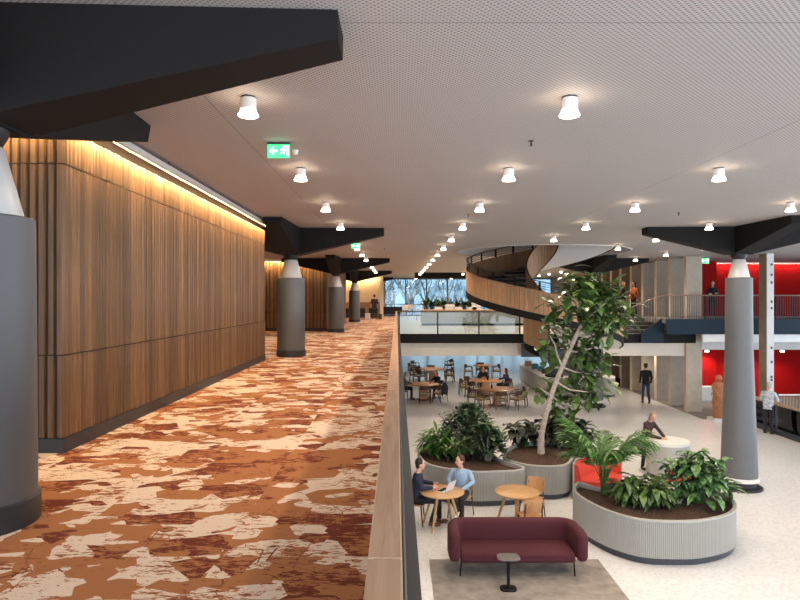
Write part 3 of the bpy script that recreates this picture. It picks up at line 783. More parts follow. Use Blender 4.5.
m = MB(); m.loft([[(toward(p,.045).x,toward(p,.045).y,.44),(toward(p,.20).x,toward(p,.20).y,.44),(toward(p,.13).x,toward(p,.13).y,.78),(toward(p,.09).x,toward(p,.09).y,.80),(toward(p,.045).x,toward(p,.045).y,.79)] for p in path]); m.build('backrest', M_red, t, world=True, smooth=60)
m = MB(); m.loft([[(toward(p,.05).x,toward(p,.05).y,.3),(toward(p,.78).x,toward(p,.78).y,.3),(toward(p,.78).x,toward(p,.78).y,.43),(toward(p,.05).x,toward(p,.05).y,.44)] for p in path]); m.build('seat', M_red, t, world=True)
m = MB(); m.loft([[(toward(p,.1).x,toward(p,.1).y,.003),(toward(p,.7).x,toward(p,.7).y,.003),(toward(p,.7).x,toward(p,.7).y,.3),(toward(p,.1).x,toward(p,.1).y,.3)] for p in path]); m.build('base', M_plinth, t, world=True)

# ---------------------------------------------------------------- plants
def rdir(lo, hi):
    a = R.uniform(0, 2*PI); e = rad(R.uniform(lo, hi)); return Vector((math.cos(a)*math.cos(e), math.sin(a)*math.cos(e), math.sin(e)))
def shrub(name, label, c, rx, ry, h, nl, ll, lw, m, group='shrubs in the planters', stems=9, bend=.9, fold=.15, shape=(0.0,.75,1.0,.7,0.0), dome=0):
    t = thing(name, label, 'plant', c, group=group)
    f = MB(); s = MB(); tips = []
    for i in range(stems):
        a = 2*PI*i/stems+R.uniform(-.3,.3); k = R.uniform(.3, 1)*.75
        e = Vector((rx*k*math.cos(a), ry*k*math.sin(a), h*R.uniform(.55,.85)*(1.1-.35*k)))
        s.tube([(e.x*.12,e.y*.12,-.04), (e.x*.45,e.y*.45,e.z*.5), tuple(e)], [.016,.012,.006], 6); tips.append(e)
    for i in range(nl):
        e = R.choice(tips); u = R.uniform(.25, 1.05)
        b = Vector((e.x*u, e.y*u, e.z*u**.8))+Vector((R.gauss(0,.08)*rx, R.gauss(0,.08)*ry, R.gauss(0,.06)*h))
        if i % 5 < dome:
            q = rdir(8, 88); k2 = R.uniform(.6, .92); b = Vector((q.x*rx*k2, q.y*ry*k2, q.z*h*k2))
        b.z = max(b.z, .04)
        out = Vector((b.x/rx, b.y/ry, 0)); d = (out*.9+rdir(0, 60)*.9); d.z = abs(d.z)*.8+R.uniform(-.1,.35)
        f.leaf(b, d, (0,0,1), ll*R.uniform(.65,1.15), lw*R.uniform(.7,1.15), bend*R.uniform(.5,1.5), fold, 4, shape)
    s.build('stems', M_trunk if m in (M_leafd,) else M_leafb, t); f.build('foliage', m, t, smooth=80, recalc=False)
    return t
def base(x, y): p = low(x, y, PH-.06); return (p.x, p.y, p.z)
shrub('shrub', 'tallest dome-shaped dark green shrub in the planter behind the seated pair', base(468,452), .80, .62, 1.36, 1100, .25, .085, M_leafd, stems=26, dome=4)
shrub('shrub', 'bright green strappy plant at the handrail end of the planter behind the seated pair', base(438,455), .52, .42, .70, 240, .38, .085, M_leafb, bend=1.0, stems=12, dome=3)
shrub('rubber_plant', 'dark plant with large glossy leaves behind the person in the blue shirt', base(488,461), .50, .35, .95, 260, .30, .13, M_leafd, stems=13, dome=3, bend=.5)
shrub('shrub', 'fine pale-leaved filler plant low in front of the dome shrub', base(456,461), .40, .25, .62, 150, .22, .06, M_leaf, stems=10)
shrub('philodendron', 'dark purple-leaved plant with drooping leaves left of the leaning trunk', base(525,446), .62, .35, .85, 44, .50, .22, M_leafp, stems=12, bend=1.6)
shrub('philodendron', 'dense dark leafy plant directly behind the leaning trunk', base(556,446), .66, .40, .95, 190, .42, .18, M_leafp, stems=16, bend=1.3)
shrub('philodendron', 'dark leafy plant right of the leaning trunk behind the palm', base(580,448), .50, .35, .85, 80, .40, .18, M_leafd, stems=10, bend=1.3)
shrub('peace_lily', 'broad-leaved green plant low in the planter beside the palm stems', base(632,503), .44, .36, .60, 150, .38, .125, M_leaf, bend=1.3, stems=14)
shrub('peace_lily', 'broad-leaved green plant at the front middle of the lens-shaped planter', base(655,507), .48, .36, .58, 160, .38, .125, M_leaf, bend=1.3, stems=14)
shrub('dumb_cane', 'tall variegated bush at the column end of the lens-shaped planter', base(698,503), .74, .48, 1.08, 330, .36, .155, M_leafv, bend=1.1, stems=20, dome=2)
t = shrub('anthurium', 'small plant with red flowers between the broad leaves and the variegated bush', base(678,506), .26, .22, .34, 34, .24, .10, M_leafd, stems=6)
M_flower = mat('red_flower', (214,58,58), .35, var=.1)
for i in range(6):
    m = MB(); a = 2*PI*i/6; c = Vector((.17*math.cos(a), .13*math.sin(a)-.08, .50+.05*(i % 3)))
    m.leaf(c, (math.cos(a),math.sin(a)-.3,.5), (0,0,1), .10, .10, .5, .1, 4, (.4,1,1,.6,0)); m.leaf(c+Vector((0,0,.01)), (math.cos(a+1.5),math.sin(a+1.5),.5), (0,0,1), .08, .07, .5, .1, 4, (.4,1,1,.6,0)); m.build('flower', M_flower, t)
# areca palm
pb = base(604,494.5)
t = thing('palm', 'feathery green palm with arching fronds in the lens-shaped planter', 'palm', pb)
s = MB()
for i in range(5):
    a = 2*PI*i/5; s.tube([(.05*math.cos(a),.05*math.sin(a),-.05),(.07*math.cos(a),.07*math.sin(a),.5),(.06*math.cos(a),.06*math.sin(a),.6)], [.018,.015,.012], 7)
s.build('stems', M_leafb, t)
for i in range(15):
    a = 2*PI*i/15*4+R.uniform(-.2,.2); el = rad(R.uniform(66, 88)); L = R.uniform(.95, 1.45)
    f = MB(); d = Vector((math.cos(a)*math.cos(el), math.sin(a)*math.cos(el), math.sin(el))); p = Vector((.05*math.cos(a), .05*math.sin(a), .25))
    pts = [p.copy()]; K = 16; side = d.cross(Vector((0,0,1))).normalized(); up = side.cross(d)
    tot = R.uniform(.7, 1.6)
    for k in range(K):
        b_ = -tot/K*(.4+1.2*k/K); d, up = (d*math.cos(b_)+up*math.sin(b_)), (up*math.cos(b_)-d*math.sin(b_)); p = p+d*L/K; pts.append(p.copy())
        if k > 3:
            ln = .42*math.sin(PI*(k-2.5)/(K-1))+.10
            for sg in (-1, 1):
                f.leaf(p, side*sg*.8+d*1.0+up*.25, up, ln, .034, R.uniform(.8,1.6), .1, 3, (.4,1,.8,0))
                f.leaf(p+d*L/K*.5, side*sg*.8+d*1.05+up*.2, up, ln, .034, R.uniform(.8,1.6), .1, 3, (.4,1,.8,0))
    f.tube(pts, [.010*(1-.8*k/K) for k in range(K+1)], 5)
    f.build('frond', M_leafb, t, smooth=80, recalc=False)

# the leaning fig tree
TY = 15.85; tb = low(541, 452, PH-.06)
t = thing('fig_tree', 'tall leaning tree with bare grey trunk and large leaves, growing from its planter', 'tree', (tb.x, tb.y, tb.z))
def T(x, y, dy=0.0): return at(x, y, TY+dy)
m = MB(); tr = [T(541,456), T(541,446), T(541.5,436), T(543.5,424), T(547,410), T(551,396), T(556,382), T(562,367), T(569,351), T(576,336), T(582,324)]
m.tube(tr, [.105,.085,.075,.07,.066,.064,.062,.06,.058,.055,.052], 10)
m.build('trunk', M_trunk, t, world=True)
BR = [[T(582,324),T(580,312,-.1),T(573,300,-.2),T(566,290,-.3)], [T(582,324),T(586,310),T(588,296,.1),T(590,284,.1)], [T(582,324),T(592,314,-.3),T(604,304,-.4),T(618,300,-.4)], [T(562,367),T(557,355,-.2),T(555,345,-.3),T(550,336,-.3)], [T(576,336),T(590,335,.2),T(600,330,.3),T(606,325,.3)],
      [T(569,351),T(580,352,.3),T(592,348,.3)], [T(562,367),T(575,372,.3),T(590,374,.4)], [T(556,382),T(570,390,-.2),T(588,392,-.2)], [T(551,396),T(545,392,-.2),T(540,388,-.3)], [T(551,396),T(562,404,.3),T(575,408,.3)]]
for b_ in BR:
    m = MB(); m.tube(b_, [.03-.018*i/(len(b_)-1) for i in range(len(b_))], 7); m.build('branch', M_trunk, t, world=True)
m = MB()
CL = [(574,285,9,9,24),(590,283,14,8,50),(583,297,14,8,42),(602,294,13,9,50),(612,303,11,8,30),(622,316,8,7,18),(604,312,15,9,42),(590,318,14,9,34),(556,309,8,7,18),(552,328,7,7,14),(575,312,9,7,16),(610,326,9,6,20),(598,334,12,8,26),(566,335,10,9,22),(548,345,8,8,22),(588,348,13,9,38),(557,357,9,9,24),(592,362,12,9,36),(578,370,11,9,30),(590,380,14,9,40),(565,384,9,7,18),(548,392,12,7,28),(590,392,9,6,16),(575,396,13,7,30),(558,408,10,7,18),(578,406,10,5,12)]
for cx, cy, sx, sy, k in CL:
    dy = R.uniform(-.35,.35) if cy < 320 else R.uniform(.25,.7)
    for i in range(int(k*(1.45 if cy < 325 else 1.1))):
        p = T(cx+R.gauss(0,.62)*sx, cy+R.gauss(0,.62)*sy, dy+R.gauss(0,.2 if cy < 320 else .12))
        d = rdir(-30, 55); 
        m.leaf(p, d, (0,0,1), R.uniform(.28,.50), R.uniform(.14,.22), R.uniform(.3,1.2), .14, 4, (.0,.55,.85,1.0,.15))
m.build('foliage', M_leaf, t, world=True, smooth=80, recalc=False)

# ---------------------------------------------------------------- sofa, rug, side table
rg = MB(); x0 = .59
rug = MB(); rug.box(.58, 3.62, 8.0, 11.2, .002, .014)
o = rug.build('rug', mat('mottled_rug', (142,134,126), .95, var=.32, scale=4.5, bump=.4)); tag(o, 'mottled grey rug on the pale floor under the wine sofa', 'rug')
t = thing('sofa', 'wine red three-seat sofa with rounded arms and thin dark legs on the rug', 'sofa', (2.04, 10.82, .014))
def rr(w, h, k=4, e=.09):
    """rounded rectangle section"""
    out = []
    for cx, cz, a0 in ((w/2-e, h/2-e, 0), (-w/2+e, h/2-e, 90), (-w/2+e, -h/2+e, 180), (w/2-e, -h/2+e, 270)):
        for i in range(k): a = rad(a0+90*i/(k-1)); out.append((cx+e*math.cos(a), cz+e*math.sin(a)))
    return out
pl = []; HW, DB, DF = 1.06, .32, -.38
pl.append((-HW-.01, DF)); pl += [(-HW-.02, DF+.25), (-HW, DF+.42)]
for i in range(7): a = rad(180-90*i/6); pl.append((-HW+.22+.22*math.cos(a), DB-.22+.22*math.sin(a)))
for i in range(7): a = rad(90-90*i/6); pl.append((HW-.22+.22*math.cos(a), DB-.22+.22*math.sin(a)))
pl += [(HW, DF+.42), (HW+.02, DF+.25), (HW+.01, DF)]
rings = []; N_ = len(pl)
def ring(p, tdir, sc, zsh=0.0):
    nrm = Vector((-tdir[1], tdir[0])); out = []
    for u, z in rr(.19*sc, .50*(.55+.45*sc), e=.085*sc): out.append((p[0]+nrm.x*u, p[1]+nrm.y*u, .525+z+zsh))
    return out
for i, p in enumerate(pl):
    q0, q1 = Vector(pl[max(i-1,0)]), Vector(pl[min(i+1,N_-1)]); d = (q1-q0).normalized()
    if i == 0:
        rings += [ring((p[0]-d.x*.075,p[1]-d.y*.075), d, .45), ring((p[0]-d.x*.05,p[1]-d.y*.05), d, .8)]
    rings.append(ring(p, d, 1.0))
    if i == N_-1: rings += [ring((p[0]+d.x*.05,p[1]+d.y*.05), d, .8), ring((p[0]+d.x*.075,p[1]+d.y*.075), d, .45)]
m = MB(); m.loft(rings); m.build('back_and_arms', M_wine, t, smooth=60)
m = MB(); m.cbox((0, -.06, .33), (1.94, .66, .17)); m.build('seat', M_wine, t, bevel=.05)
for sx in (-1, 1):
    for y in (-.30, .26):
        m = MB(); m.tube([(sx*.97, y, .0), (sx*.95, y, .27)], .013, 8); m.build('leg', M_black, t)
t = thing('side_table', 'small dark pedestal side table on the rug before the wine sofa', 'side table', (1.80, 10.05, .014))
def squircle(r, z, n=32, ax=1.25): 
    return [(r*ax*math.copysign(abs(math.cos(2*PI*i/n))**.65, math.cos(2*PI*i/n)), r*math.copysign(abs(math.sin(2*PI*i/n))**.65, math.sin(2*PI*i/n)), z) for i in range(n)]
M_stone = mat('side_table_grey', (96,92,92), .45)
m = MB(); m.loft([squircle(.138,.50), squircle(.15,.51), squircle(.15,.52), squircle(.145,.525)]); m.build('tabletop', M_stone, t)
m = MB(); m.tube([(0,0,.02),(0,0,.50)], .025, 12); m.build('stem', M_black, t)
m = MB(); m.loft([squircle(.115,.001,ax=1.15), squircle(.115,.018,ax=1.15), squircle(.105,.022,ax=1.15)]); m.build('base', M_black, t)

# ---------------------------------------------------------------- oak tables and chairs near the planters
def oak_table(label, x, y, r, rot):
    t = thing('round_table', label, 'table', (x, y, 0), rot, 'small round oak tables')
    m = MB(); m.lathe([(0,.705),(r-.02,.705),(r,.72),(r,.735),(r-.006,.74),(0,.74)], n=48); m.build('tabletop', M_oak, t)
    for k in range(4):
        a = PI/4+k*PI/2; m = MB(); m.tube([(r*.95*math.cos(a), r*.95*math.sin(a), .001), (r*.45*math.cos(a), r*.45*math.sin(a), .704)], [.02,.034], 10); m.build('leg', M_oak, t)
    return t
oak_table('round oak table with an open laptop on it between the two seated people', .93, 12.83, .46, .25)
oak_table('empty round oak table with two chairs behind the wine sofa', 2.475, 12.83, .46, .55)
M_ply = wood('plywood', (176,126,80), (208,160,112), 'Z', 4, 6, .4, .04)
M_legd = mat('brown_leg', (84,50,34), .5)
def shell_chair():
    t = thing('chair', '', 'chair', (0,0,0), 0, 'plywood chairs by the oak tables')
    m = MB()   # curved seat shell
    m.loft([[(x, y, .45-.02*math.cos(x*6)+(.012 if y > .15 else 0)-(.03 if y > .2 else 0)) for x in [-.2+.05*i for i in range(9)]]+[(x, y, .435-.02*math.cos(x*6)+(.012 if y > .15 else 0)-(.03 if y > .2 else 0)) for x in [.2-.05*i for i in range(9)]] for y in (-.2,-.1,0,.1,.18,.22)])
    m.build('seat', M_ply, t, smooth=60)
    m = MB(); rg_ = []
    for z, w, yy in ((.53,.185,-.20),(.60,.20,-.215),(.70,.205,-.235),(.78,.195,-.25),(.82,.17,-.258)):
        rg_.append([(w*u, yy-.045*(1-u*u)+.02, z) for u in [-1+.25*i for i in range(9)]]+[(w*u, yy-.045*(1-u*u)+.008, z) for u in [1-.25*i for i in range(9)]])
    m.loft(rg_); m.build('backrest', M_ply, t, smooth=60)
    for sx in (-1, 1):
        m = MB(); m.tube([(sx*.19,.20,.001),(sx*.17,.16,.43)], [.012,.017], 8); m.build('leg', M_legd, t)
        m = MB(); m.tube([(sx*.20,-.26,.001),(sx*.18,-.20,.43),(sx*.17,-.245,.74)], [.012,.017,.013], 8); m.build('leg', M_legd, t)
    m = MB(); m.tube([(-.17,.14,.42),(.17,.14,.42)], .012, 6); m.tube([(-.18,-.19,.42),(.18,-.19,.42)], .012, 6); m.build('seat_frame', M_legd, t)
    return t
ch = shell_chair(); ch.location = (2.88, 13.35, 0); ch.rotation_euler.z = face(-.55, -.7); ch['label'] = 'plywood chair with brown legs behind the empty oak table'
dup(ch, (2.62, 12.30, 0), face(-.15, .9), 'plywood chair seen from behind, pushed in before the empty oak table')
dup(ch, (.36, 13.02, 0), face(1, -.15), 'plywood chair under the person in the navy jacket')
dup(ch, (1.36, 13.42, 0), face(-.5, -.75), 'plywood chair under the person in the pale blue shirt')
t = thing('laptop', 'open white laptop on the round oak table', 'laptop', (.98, 12.86, .741), face(-.75, .55))
M_alu = mat('laptop_silver', (214,216,220), .3, var=.02)
m = MB(); m.box(-.16, .16, -.11, .11, .001, .014); m.build('base', M_alu, t, bevel=.003)
m = MB(); m.box(-.14, .14, -.02, .09, .0142, .0155); m.build('keyboard', M_black, t)
m = MB(); m.cbox((0, -.152, .112), (.32, .008, .22), rx=rad(22)); m.build('screen', M_alu, t, bevel=.002)
# ---------------------------------------------------------------- cafe furniture
M_seatpad = mat('olive_seat', (150,136,104), .85, var=.12, scale=30)
def cafe_chair():
    t = thing('armchair', '', 'chair', (0,0,0), 0, 'dark cafe armchairs')
    m = MB(); m.cbox((0,0,.435), (.50,.46,.06)); m.build('seat', M_seatpad, t, bevel=.02)
    m = MB(); m.cbox((0,0,.39), (.47,.44,.035)); m.build('seat_frame', M_darkwood, t)
    for sx in (-1, 1):
        for sy in (-1, 1):
            m = MB(); m.tube([(sx*.25, sy*.25, .001), (sx*.235, sy*.20, .66 if sy > 0 else .70)], [.016,.024], 8); m.build('leg', M_darkwood, t)
    pts = []
    for i in range(13):
        a = rad(15-210*i/12); pts.append((.255*math.cos(a), .02+.255*math.sin(a), .665+.06*max(0, -math.sin(a))))
    pts = [(.25,.2,.655)]+pts+[(-.25,.2,.655)]
    m = MB(); m.tube(pts, .023, 8); m.build('armrest', M_darkwood, t)
    m = MB(); rg_ = []
    for z, r_ in ((.60,.235),(.70,.245),(.80,.25)):
        rg_.append([(r_*math.cos(rad(-150+12*i)), .02+r_*math.sin(rad(-150+12*i)), z) for i in range(11)]+[((r_+.022)*math.cos(rad(-30-12*i)), .02+(r_+.022)*math.sin(rad(-30-12*i)), z) for i in range(11)])
    m.loft(rg_); m.build('backrest', M_darkwood, t, smooth=60)
    return t
def cafe_table(label, x, y, r, post=.17):
    t = thing('cafe_table', label, 'table', (x, y, 0), group='round cafe tables under the bridge')
    m = MB(); m.lathe([(0,.70),(r-.03,.70),(r,.72),(r,.735),(r-.01,.74),(0,.74)], n=44); m.build('tabletop', M_midwood, t)
    m = MB(); m.box(-post,post,-post,post,.03,.70); m.build('pedestal', M_ply, t, bevel=.01)
    m = MB(); m.lathe([(0,.001),(r*.5,.001),(r*.5,.02),(post,.03),(0,.03)], n=32); m.build('foot', M_darkwood, t)
TAB = {'a': (1.26, 29.1, .72, 'cafe table with square pedestal where the person in olive sits'), 'b': (1.99, 35.4, .74, 'rear cafe table behind the red-haired person'),
       'c': (4.33, 30.4, .77, 'round cafe table shared by the two dark-haired people'), 'd': (4.42, 27.5, .77, 'empty round cafe table nearest the atrium'), 'e': (5.1, 37.2, .55, 'small pale cafe table farthest under the bridge')}
for k, (x, y, r, lab) in TAB.items(): cafe_table(lab, x, y, r)
cc = cafe_chair(); first = [True]
def chair_at(tab, ang, lab, dist=.28):
    x, y, r, _ = TAB[tab]; a = rad(ang); px, py = x+(r+dist)*math.cos(a), y+(r+dist)*math.sin(a); rz = face(x-px, y-py)
    if first[0]: cc.location = (px, py, 0); cc.rotation_euler.z = rz; cc['label'] = lab; first[0] = False
    else: dup(cc, (px, py, 0), rz, lab)
    return px, py, rz
tn = {'a': 'the square-pedestal cafe table', 'b': 'the rear cafe table', 'c': 'the cafe table of the two dark-haired people', 'd': 'the empty nearest cafe table', 'e': 'the farthest small cafe table'}
side = {0: 'on the right-hand side of', 45: 'at the rear right of', 90: 'on the far side of', 135: 'at the rear left of', 180: 'on the left-hand side of', 225: 'at the front left of', 270: 'on the near side of', 315: 'at the front right of', 340: 'just right of'}
CHP = {}
for tab, angs in {'a': (180, 270, 315, 45), 'b': (180, 225, 0, 340, 90, 135), 'c': (180, 225, 90, 0, 135), 'd': (225, 270, 315, 180, 0), 'e': (180, 270, 0, 90)}.items():
    for a_ in angs: CHP[tab, a_] = chair_at(tab, a_, 'dark wooden armchair '+side[a_]+' '+tn[tab])
dup(cc, (.9, 37.8, 0), face(1, 0), 'dark wooden armchair standing farthest back beside the handrail edge')
dup(cc, (1.1, 39.2, 0), face(1, -.5), 'dark wooden armchair alone behind the rear cafe table')
dup(cc, (3.4, 40.5, 0), face(-1, .5), 'dark wooden armchair far back in the window light')
M_coat = mat('dark_coat', (38,36,40), .9)
px, py, rz = CHP['a', 315]
t = thing('coat', 'dark coat hung over the back of a cafe armchair', 'coat', (px+.14, py-.14, 0), rz)
m = MB(); m.ell((0,-.09,.62), (.24,.055,.26)); m.ell((-.16,-.07,.5),(.06,.05,.24)); m.ell((.16,-.07,.5),(.06,.05,.24)); fuse(m, 'coat_body', M_coat, t, .02)
m = MB(); m.ell((0,-.09,.86),(.12,.05,.05)); m.build('collar', M_coat, t)
def bottle(x, y, lab):
    t = thing('bottle', lab, 'bottle', (x, y, .741), group='dark bottles on the cafe tables')
    m = MB(); m.lathe([(0,.0),(.035,.0),(.035,.13),(.014,.18),(.014,.23),(0,.23)], n=16); m.build('body', M_black, t)
    m = MB(); m.lathe([(0,.23),(.017,.23),(.017,.255),(0,.255)], n=12); m.build('cap', M_dark, t)
bottle(4.42, 30.3, 'dark bottle on the table of the two dark-haired people'); bottle(4.2, 27.6, 'dark bottle on the empty nearest cafe table')
t = thing('cup', 'orange cup on the square-pedestal cafe table', 'cup', (1.55, 29.0, .741)); m = MB(); m.lathe([(0,0),(.03,0),(.04,.09),(.036,.09),(.028,.01),(0,.01)], n=16); m.build('body', mat('orange_cup', (220,110,40), .4), t)

# serving counter with coffee things, and menu bulkhead above
t = thing('serving_counter', 'long pale serving counter under the menu board bulkhead', 'counter', (7.9, 32.5, 0))
m = MB(); m.prism([(7.05,35.8),(7.05,29.7),(7.2,29.45),(9.3,29.45),(9.3,30.3),(7.9,30.3),(7.9,35.8)], .1, .90); m.build('counter_front', M_counter, t, world=True)
m = MB(); m.prism([(7.02,35.83),(7.02,29.68),(7.18,29.41),(9.33,29.41),(9.33,30.33),(7.93,30.33),(7.93,35.83)], .901, .945); m.build('worktop', M_white, t, world=True)
m = MB(); m.prism([(7.12,35.7),(7.12,29.75),(7.25,29.52),(9.2,29.52),(9.2,30.2),(7.8,30.2),(7.8,35.7)], .002, .1); m.build('plinth', M_plinth, t, world=True)
t = thing('menu_bulkhead', 'dark menu bulkhead hung on the bridge edge behind the leaning tree', 'bulkhead', (7.3, 25.65, 2.86))
m = MB(); m.box(6.22, 8.48, 25.62, 25.74, 2.08, 2.86); m.build('panel', mat('navy_panel', (26,32,40), .5), t, world=True)
m = MB(); m.box(6.20, 8.50, 25.59, 25.619, 2.05, 2.09); m.box(6.20, 8.50, 25.59, 25.619, 2.82, 2.86); m.build('frame', M_black, t, world=True)
M_teal = mat('teal_cup', (40,110,130), .4)
for i, (x, y, s, mt, lab) in enumerate([(7.35, 34.9, .16, M_midwood, 'wooden crate at the far end of the serving counter'), (7.4, 33.4, .16, M_teal, 'teal box on the serving counter nearer the bridge edge'), (7.5, 32.4, .15, M_teal, 'second teal box on the serving counter'), (7.45, 31.4, .14, M_darkwood, 'dark wooden box mid-way along the serving counter')]):
    t = thing('storage_box', lab, 'box', (x, y, .946)); m = MB(); m.box(-s,s,-s,s,.0,s*1.6); m.build('body', mt, t, bevel=.01); m = MB(); m.box(-s-.01,s+.01,-s-.01,s+.01,s*1.601,s*1.75); m.build('lid', mt, t)
t = thing('coffee_machine', 'dark coffee machine on the serving counter behind the tree', 'coffee machine', (7.6, 30.1, .946))
m = MB(); m.box(-.35,.35,-.22,.25,.08,.42); m.build('body', M_dark, t, bevel=.02)
m = MB(); m.box(-.38,.38,-.26,.28,.0,.079); m.build('drip_tray', M_black, t)
for x in (-.18, .18): m = MB(); m.tube([(x,-.24,.30),(x,-.24,.18)], .025, 10); m.tube([(x,-.24,.2),(x,-.38,.19)], .012, 8); m.build('group_handle', M_black, t)
m = MB(); m.box(-.33,.33,-.2,.22,.421,.45); m.build('cup_rail', M_alu, t)
def drum(label, x, y, r, h, name='round_counter', grp='round white counters'):
    t = thing(name, label, 'counter', (x, y, 0), group=grp)
    m = MB(); m.lathe([(r-.02,.10),(r,.10),(r,h-.08),(r-.02,h-.08)], n=56); m.build('body', M_planter, t)
    m = MB(); m.lathe([(0,h-.079),(r+.004,h-.079),(r+.004,h-.008),(r-.004,h),(0,h)], n=56); m.build('worktop', M_white, t)
    m = MB(); m.lathe([(0,.001),(r-.03,.001),(r-.03,.1),(0,.1)], n=48); m.build('plinth', M_plinth, t)
drum('white drum-shaped counter the person in dark patterned jacket leans on', 7.20, 16.55, .54, .95)
drum('white drum-shaped counter beyond the leaning tree beside the atrium column', 10.1, 30.3, .5, .96)
t = thing('storage_bag', 'black bag on the floor between the concrete fins', 'bag', (11.75, 33.6, .013)); m = MB(); m.box(-.3,.3,-.16,.16,.0,.42); m.build('body', M_black, t, bevel=.08); m = MB(); m.tube([(-.14,0,.41),(-.1,0,.52),(.1,0,.52),(.14,0,.41)], .014, 6); m.build('strap', M_dark, t)
t = thing('cabinet', 'small pale cabinet standing against the red wall behind the carved figure', 'cabinet', (14.15, 28.6, .013)); m = MB(); m.box(-.33,.33,-.2,.2,.0,.64); m.build('body', M_cone, t); m = MB(); m.box(-.31,.31,-.22,-.201,.07,.62); d_ = m.build('door', M_white, t); m = MB(); m.box(.2,.23,-.24,-.221,.3,.42); m.build('handle', M_dark, d_); m = MB(); m.box(-.35,.35,-.22,.22,.641,.67); m.build('top', M_white, t)
# carved wooden figure on a curb
M_carve = mat('carved_wood', (166,108,74), .7, var=.35, scale=16, bump=1.0)
t = thing('carved_figure', 'tall carved brown wooden figure half hidden behind the big atrium column', 'sculpture', (12.42, 24.02, .121))
m = MB(); m.lathe([(0,0),(.22,0),(.20,.3),(.235,.62),(.20,.85),(.23,1.1),(.25,1.25),(.16,1.36),(.1,1.4),(0,1.4)], n=20); m.cap((-.22,-.02,1.2),(-.12,-.18,.85),.07,.06); m.cap((.22,-.02,1.2),(.1,-.18,.85),.07,.06); fuse(m, 'body', M_carve, t, .025)
m = MB(); m.ell((0,-.01,1.5),(.13,.14,.16)); m.ell((0,-.14,1.49),(.03,.03,.05)); fuse(m, 'head', M_carve, t, .02)

# bar counter upstairs with plants and boxes
t = thing('bar_counter', 'long pale bar counter with wooden top behind the glass railing upstairs', 'counter', (4.4, 34.6, UP))
m = MB(); m.box(1.35, 7.6, 33.9, 35.4, UP+.12, 4.07); m.build('counter_front', M_counter, t, world=True)
m = MB(); m.box(1.28, 7.65, 33.82, 35.45, 4.071, 4.115); m.build('worktop', M_oak, t, world=True)
m = MB(); m.box(1.4, 7.5, 33.95, 35.3, UP+.001, UP+.119); m.build('plinth', M_black, t, world=True)
M_pot = mat('pot_grey', (110,104,98), .6)
for i in range(8):
    x = 1.6+.36*i; y = 34.9+.15*(i % 2)
    t = thing('potted_plant', f'{ORD[i]} green potted plant from the handrail side on the upstairs bar counter', 'plant', (x, y, 4.116), group='potted plants on the bar counter')
    m = MB(); m.lathe([(0,0),(.10,0),(.13,.18),(.115,.18),(.1,.14),(0,.14)], n=20); m.build('pot', M_pot, t)
    f = MB()
    for k in range(46):
        d = rdir(25, 85); f.leaf((R.gauss(0,.03),R.gauss(0,.03),.15), d, (0,0,1), R.uniform(.4,.8), .09, R.uniform(.5,1.3))
    f.build('foliage', M_leafd if i % 2 else M_leaf, t, smooth=80, recalc=False)
for i, (x, s, h, lab) in enumerate([(2.55,.26,.3,'white slatted crate between the plants on the bar counter'), (3.0,.22,.16,'low white tray box on the bar counter front'), (3.75,.24,.18,'second low white tray box on the bar counter'), (4.0,.24,.62,'tall white stacked crate nearest the spiral stair on the bar counter'), (1.95,.2,.15,'small pale box at the handrail end of the bar counter')]):
    t = thing('crate', lab, 'crate', (x+.35, 34.2, 4.116), group='white crates on the bar counter'); k = max(1, int(h/.15))
    for j in range(k):
        m = MB(); m.box(-s,s,-.2,.2,.15*j+.005,.15*j+.10); m.build('tray', M_white, t)
        m = MB(); m.box(-s+.03,s-.03,-.17,.17,.15*j+.10,.15*j+.15); m.build('inner_box', M_cone, t)
M_black2 = mat('black_upholstery', (34,32,34), .8)
def lounge(label, x, y, rz, w=.8):
    t = thing('lounge_chair', label, 'chair', (x, y, UP), rz, 'dark lounge seats by the far wall')
    m = MB(); m.box(-w/2,w/2,-.35,.35,.16,.42); m.build('seat', M_black2, t, bevel=.05)
    m = MB(); m.box(-w/2,w/2,-.40,-.24,.40,.80); m.build('backrest', M_black2, t, bevel=.05)
    for sx in (-1,1):
        for sy in (-1,1): m = MB(); m.tube([(sx*(w/2-.06),sy*.28,.001),(sx*(w/2-.08),sy*.25,.17)], .015, 6); m.build('leg', M_dark, t)
lounge('dark lounge seat left of the fourth grey column by the far wall', -3.6, 44.0, face(0,-1)); lounge('dark lounge seat right of the fourth grey column', -2.6, 44.6, face(.3,-1)); lounge('dark lounge seat nearest the standing person', -1.9+.05, 45.0-.6, face(-.5,-1), .7)
lounge('long black bench before the end window', -.3, 52.4, face(0,-1), 1.7)
t = thing('tote_box', 'pale box on the carpet beside the standing person', 'box', (-2.05, 43.4, UP)); m = MB(); m.box(-.18,.18,-.18,.18,.001,.42); m.build('body', M_cone, t, bevel=.02); m = MB(); m.box(-.19,.19,-.19,.19,.421,.45); m.build('lid', M_white, t)
t = thing('waste_bin', 'small dark waste bin beside the end of the pale wall', 'bin', (-1.2, 44.5, UP)); m = MB(); m.lathe([(0,.001),(.13,.001),(.15,.38),(.14,.38),(.12,.02),(0,.02)], n=20); m.build('body', M_darkwood, t)
M_redc = mat('red_stool', (190,50,40), .5)
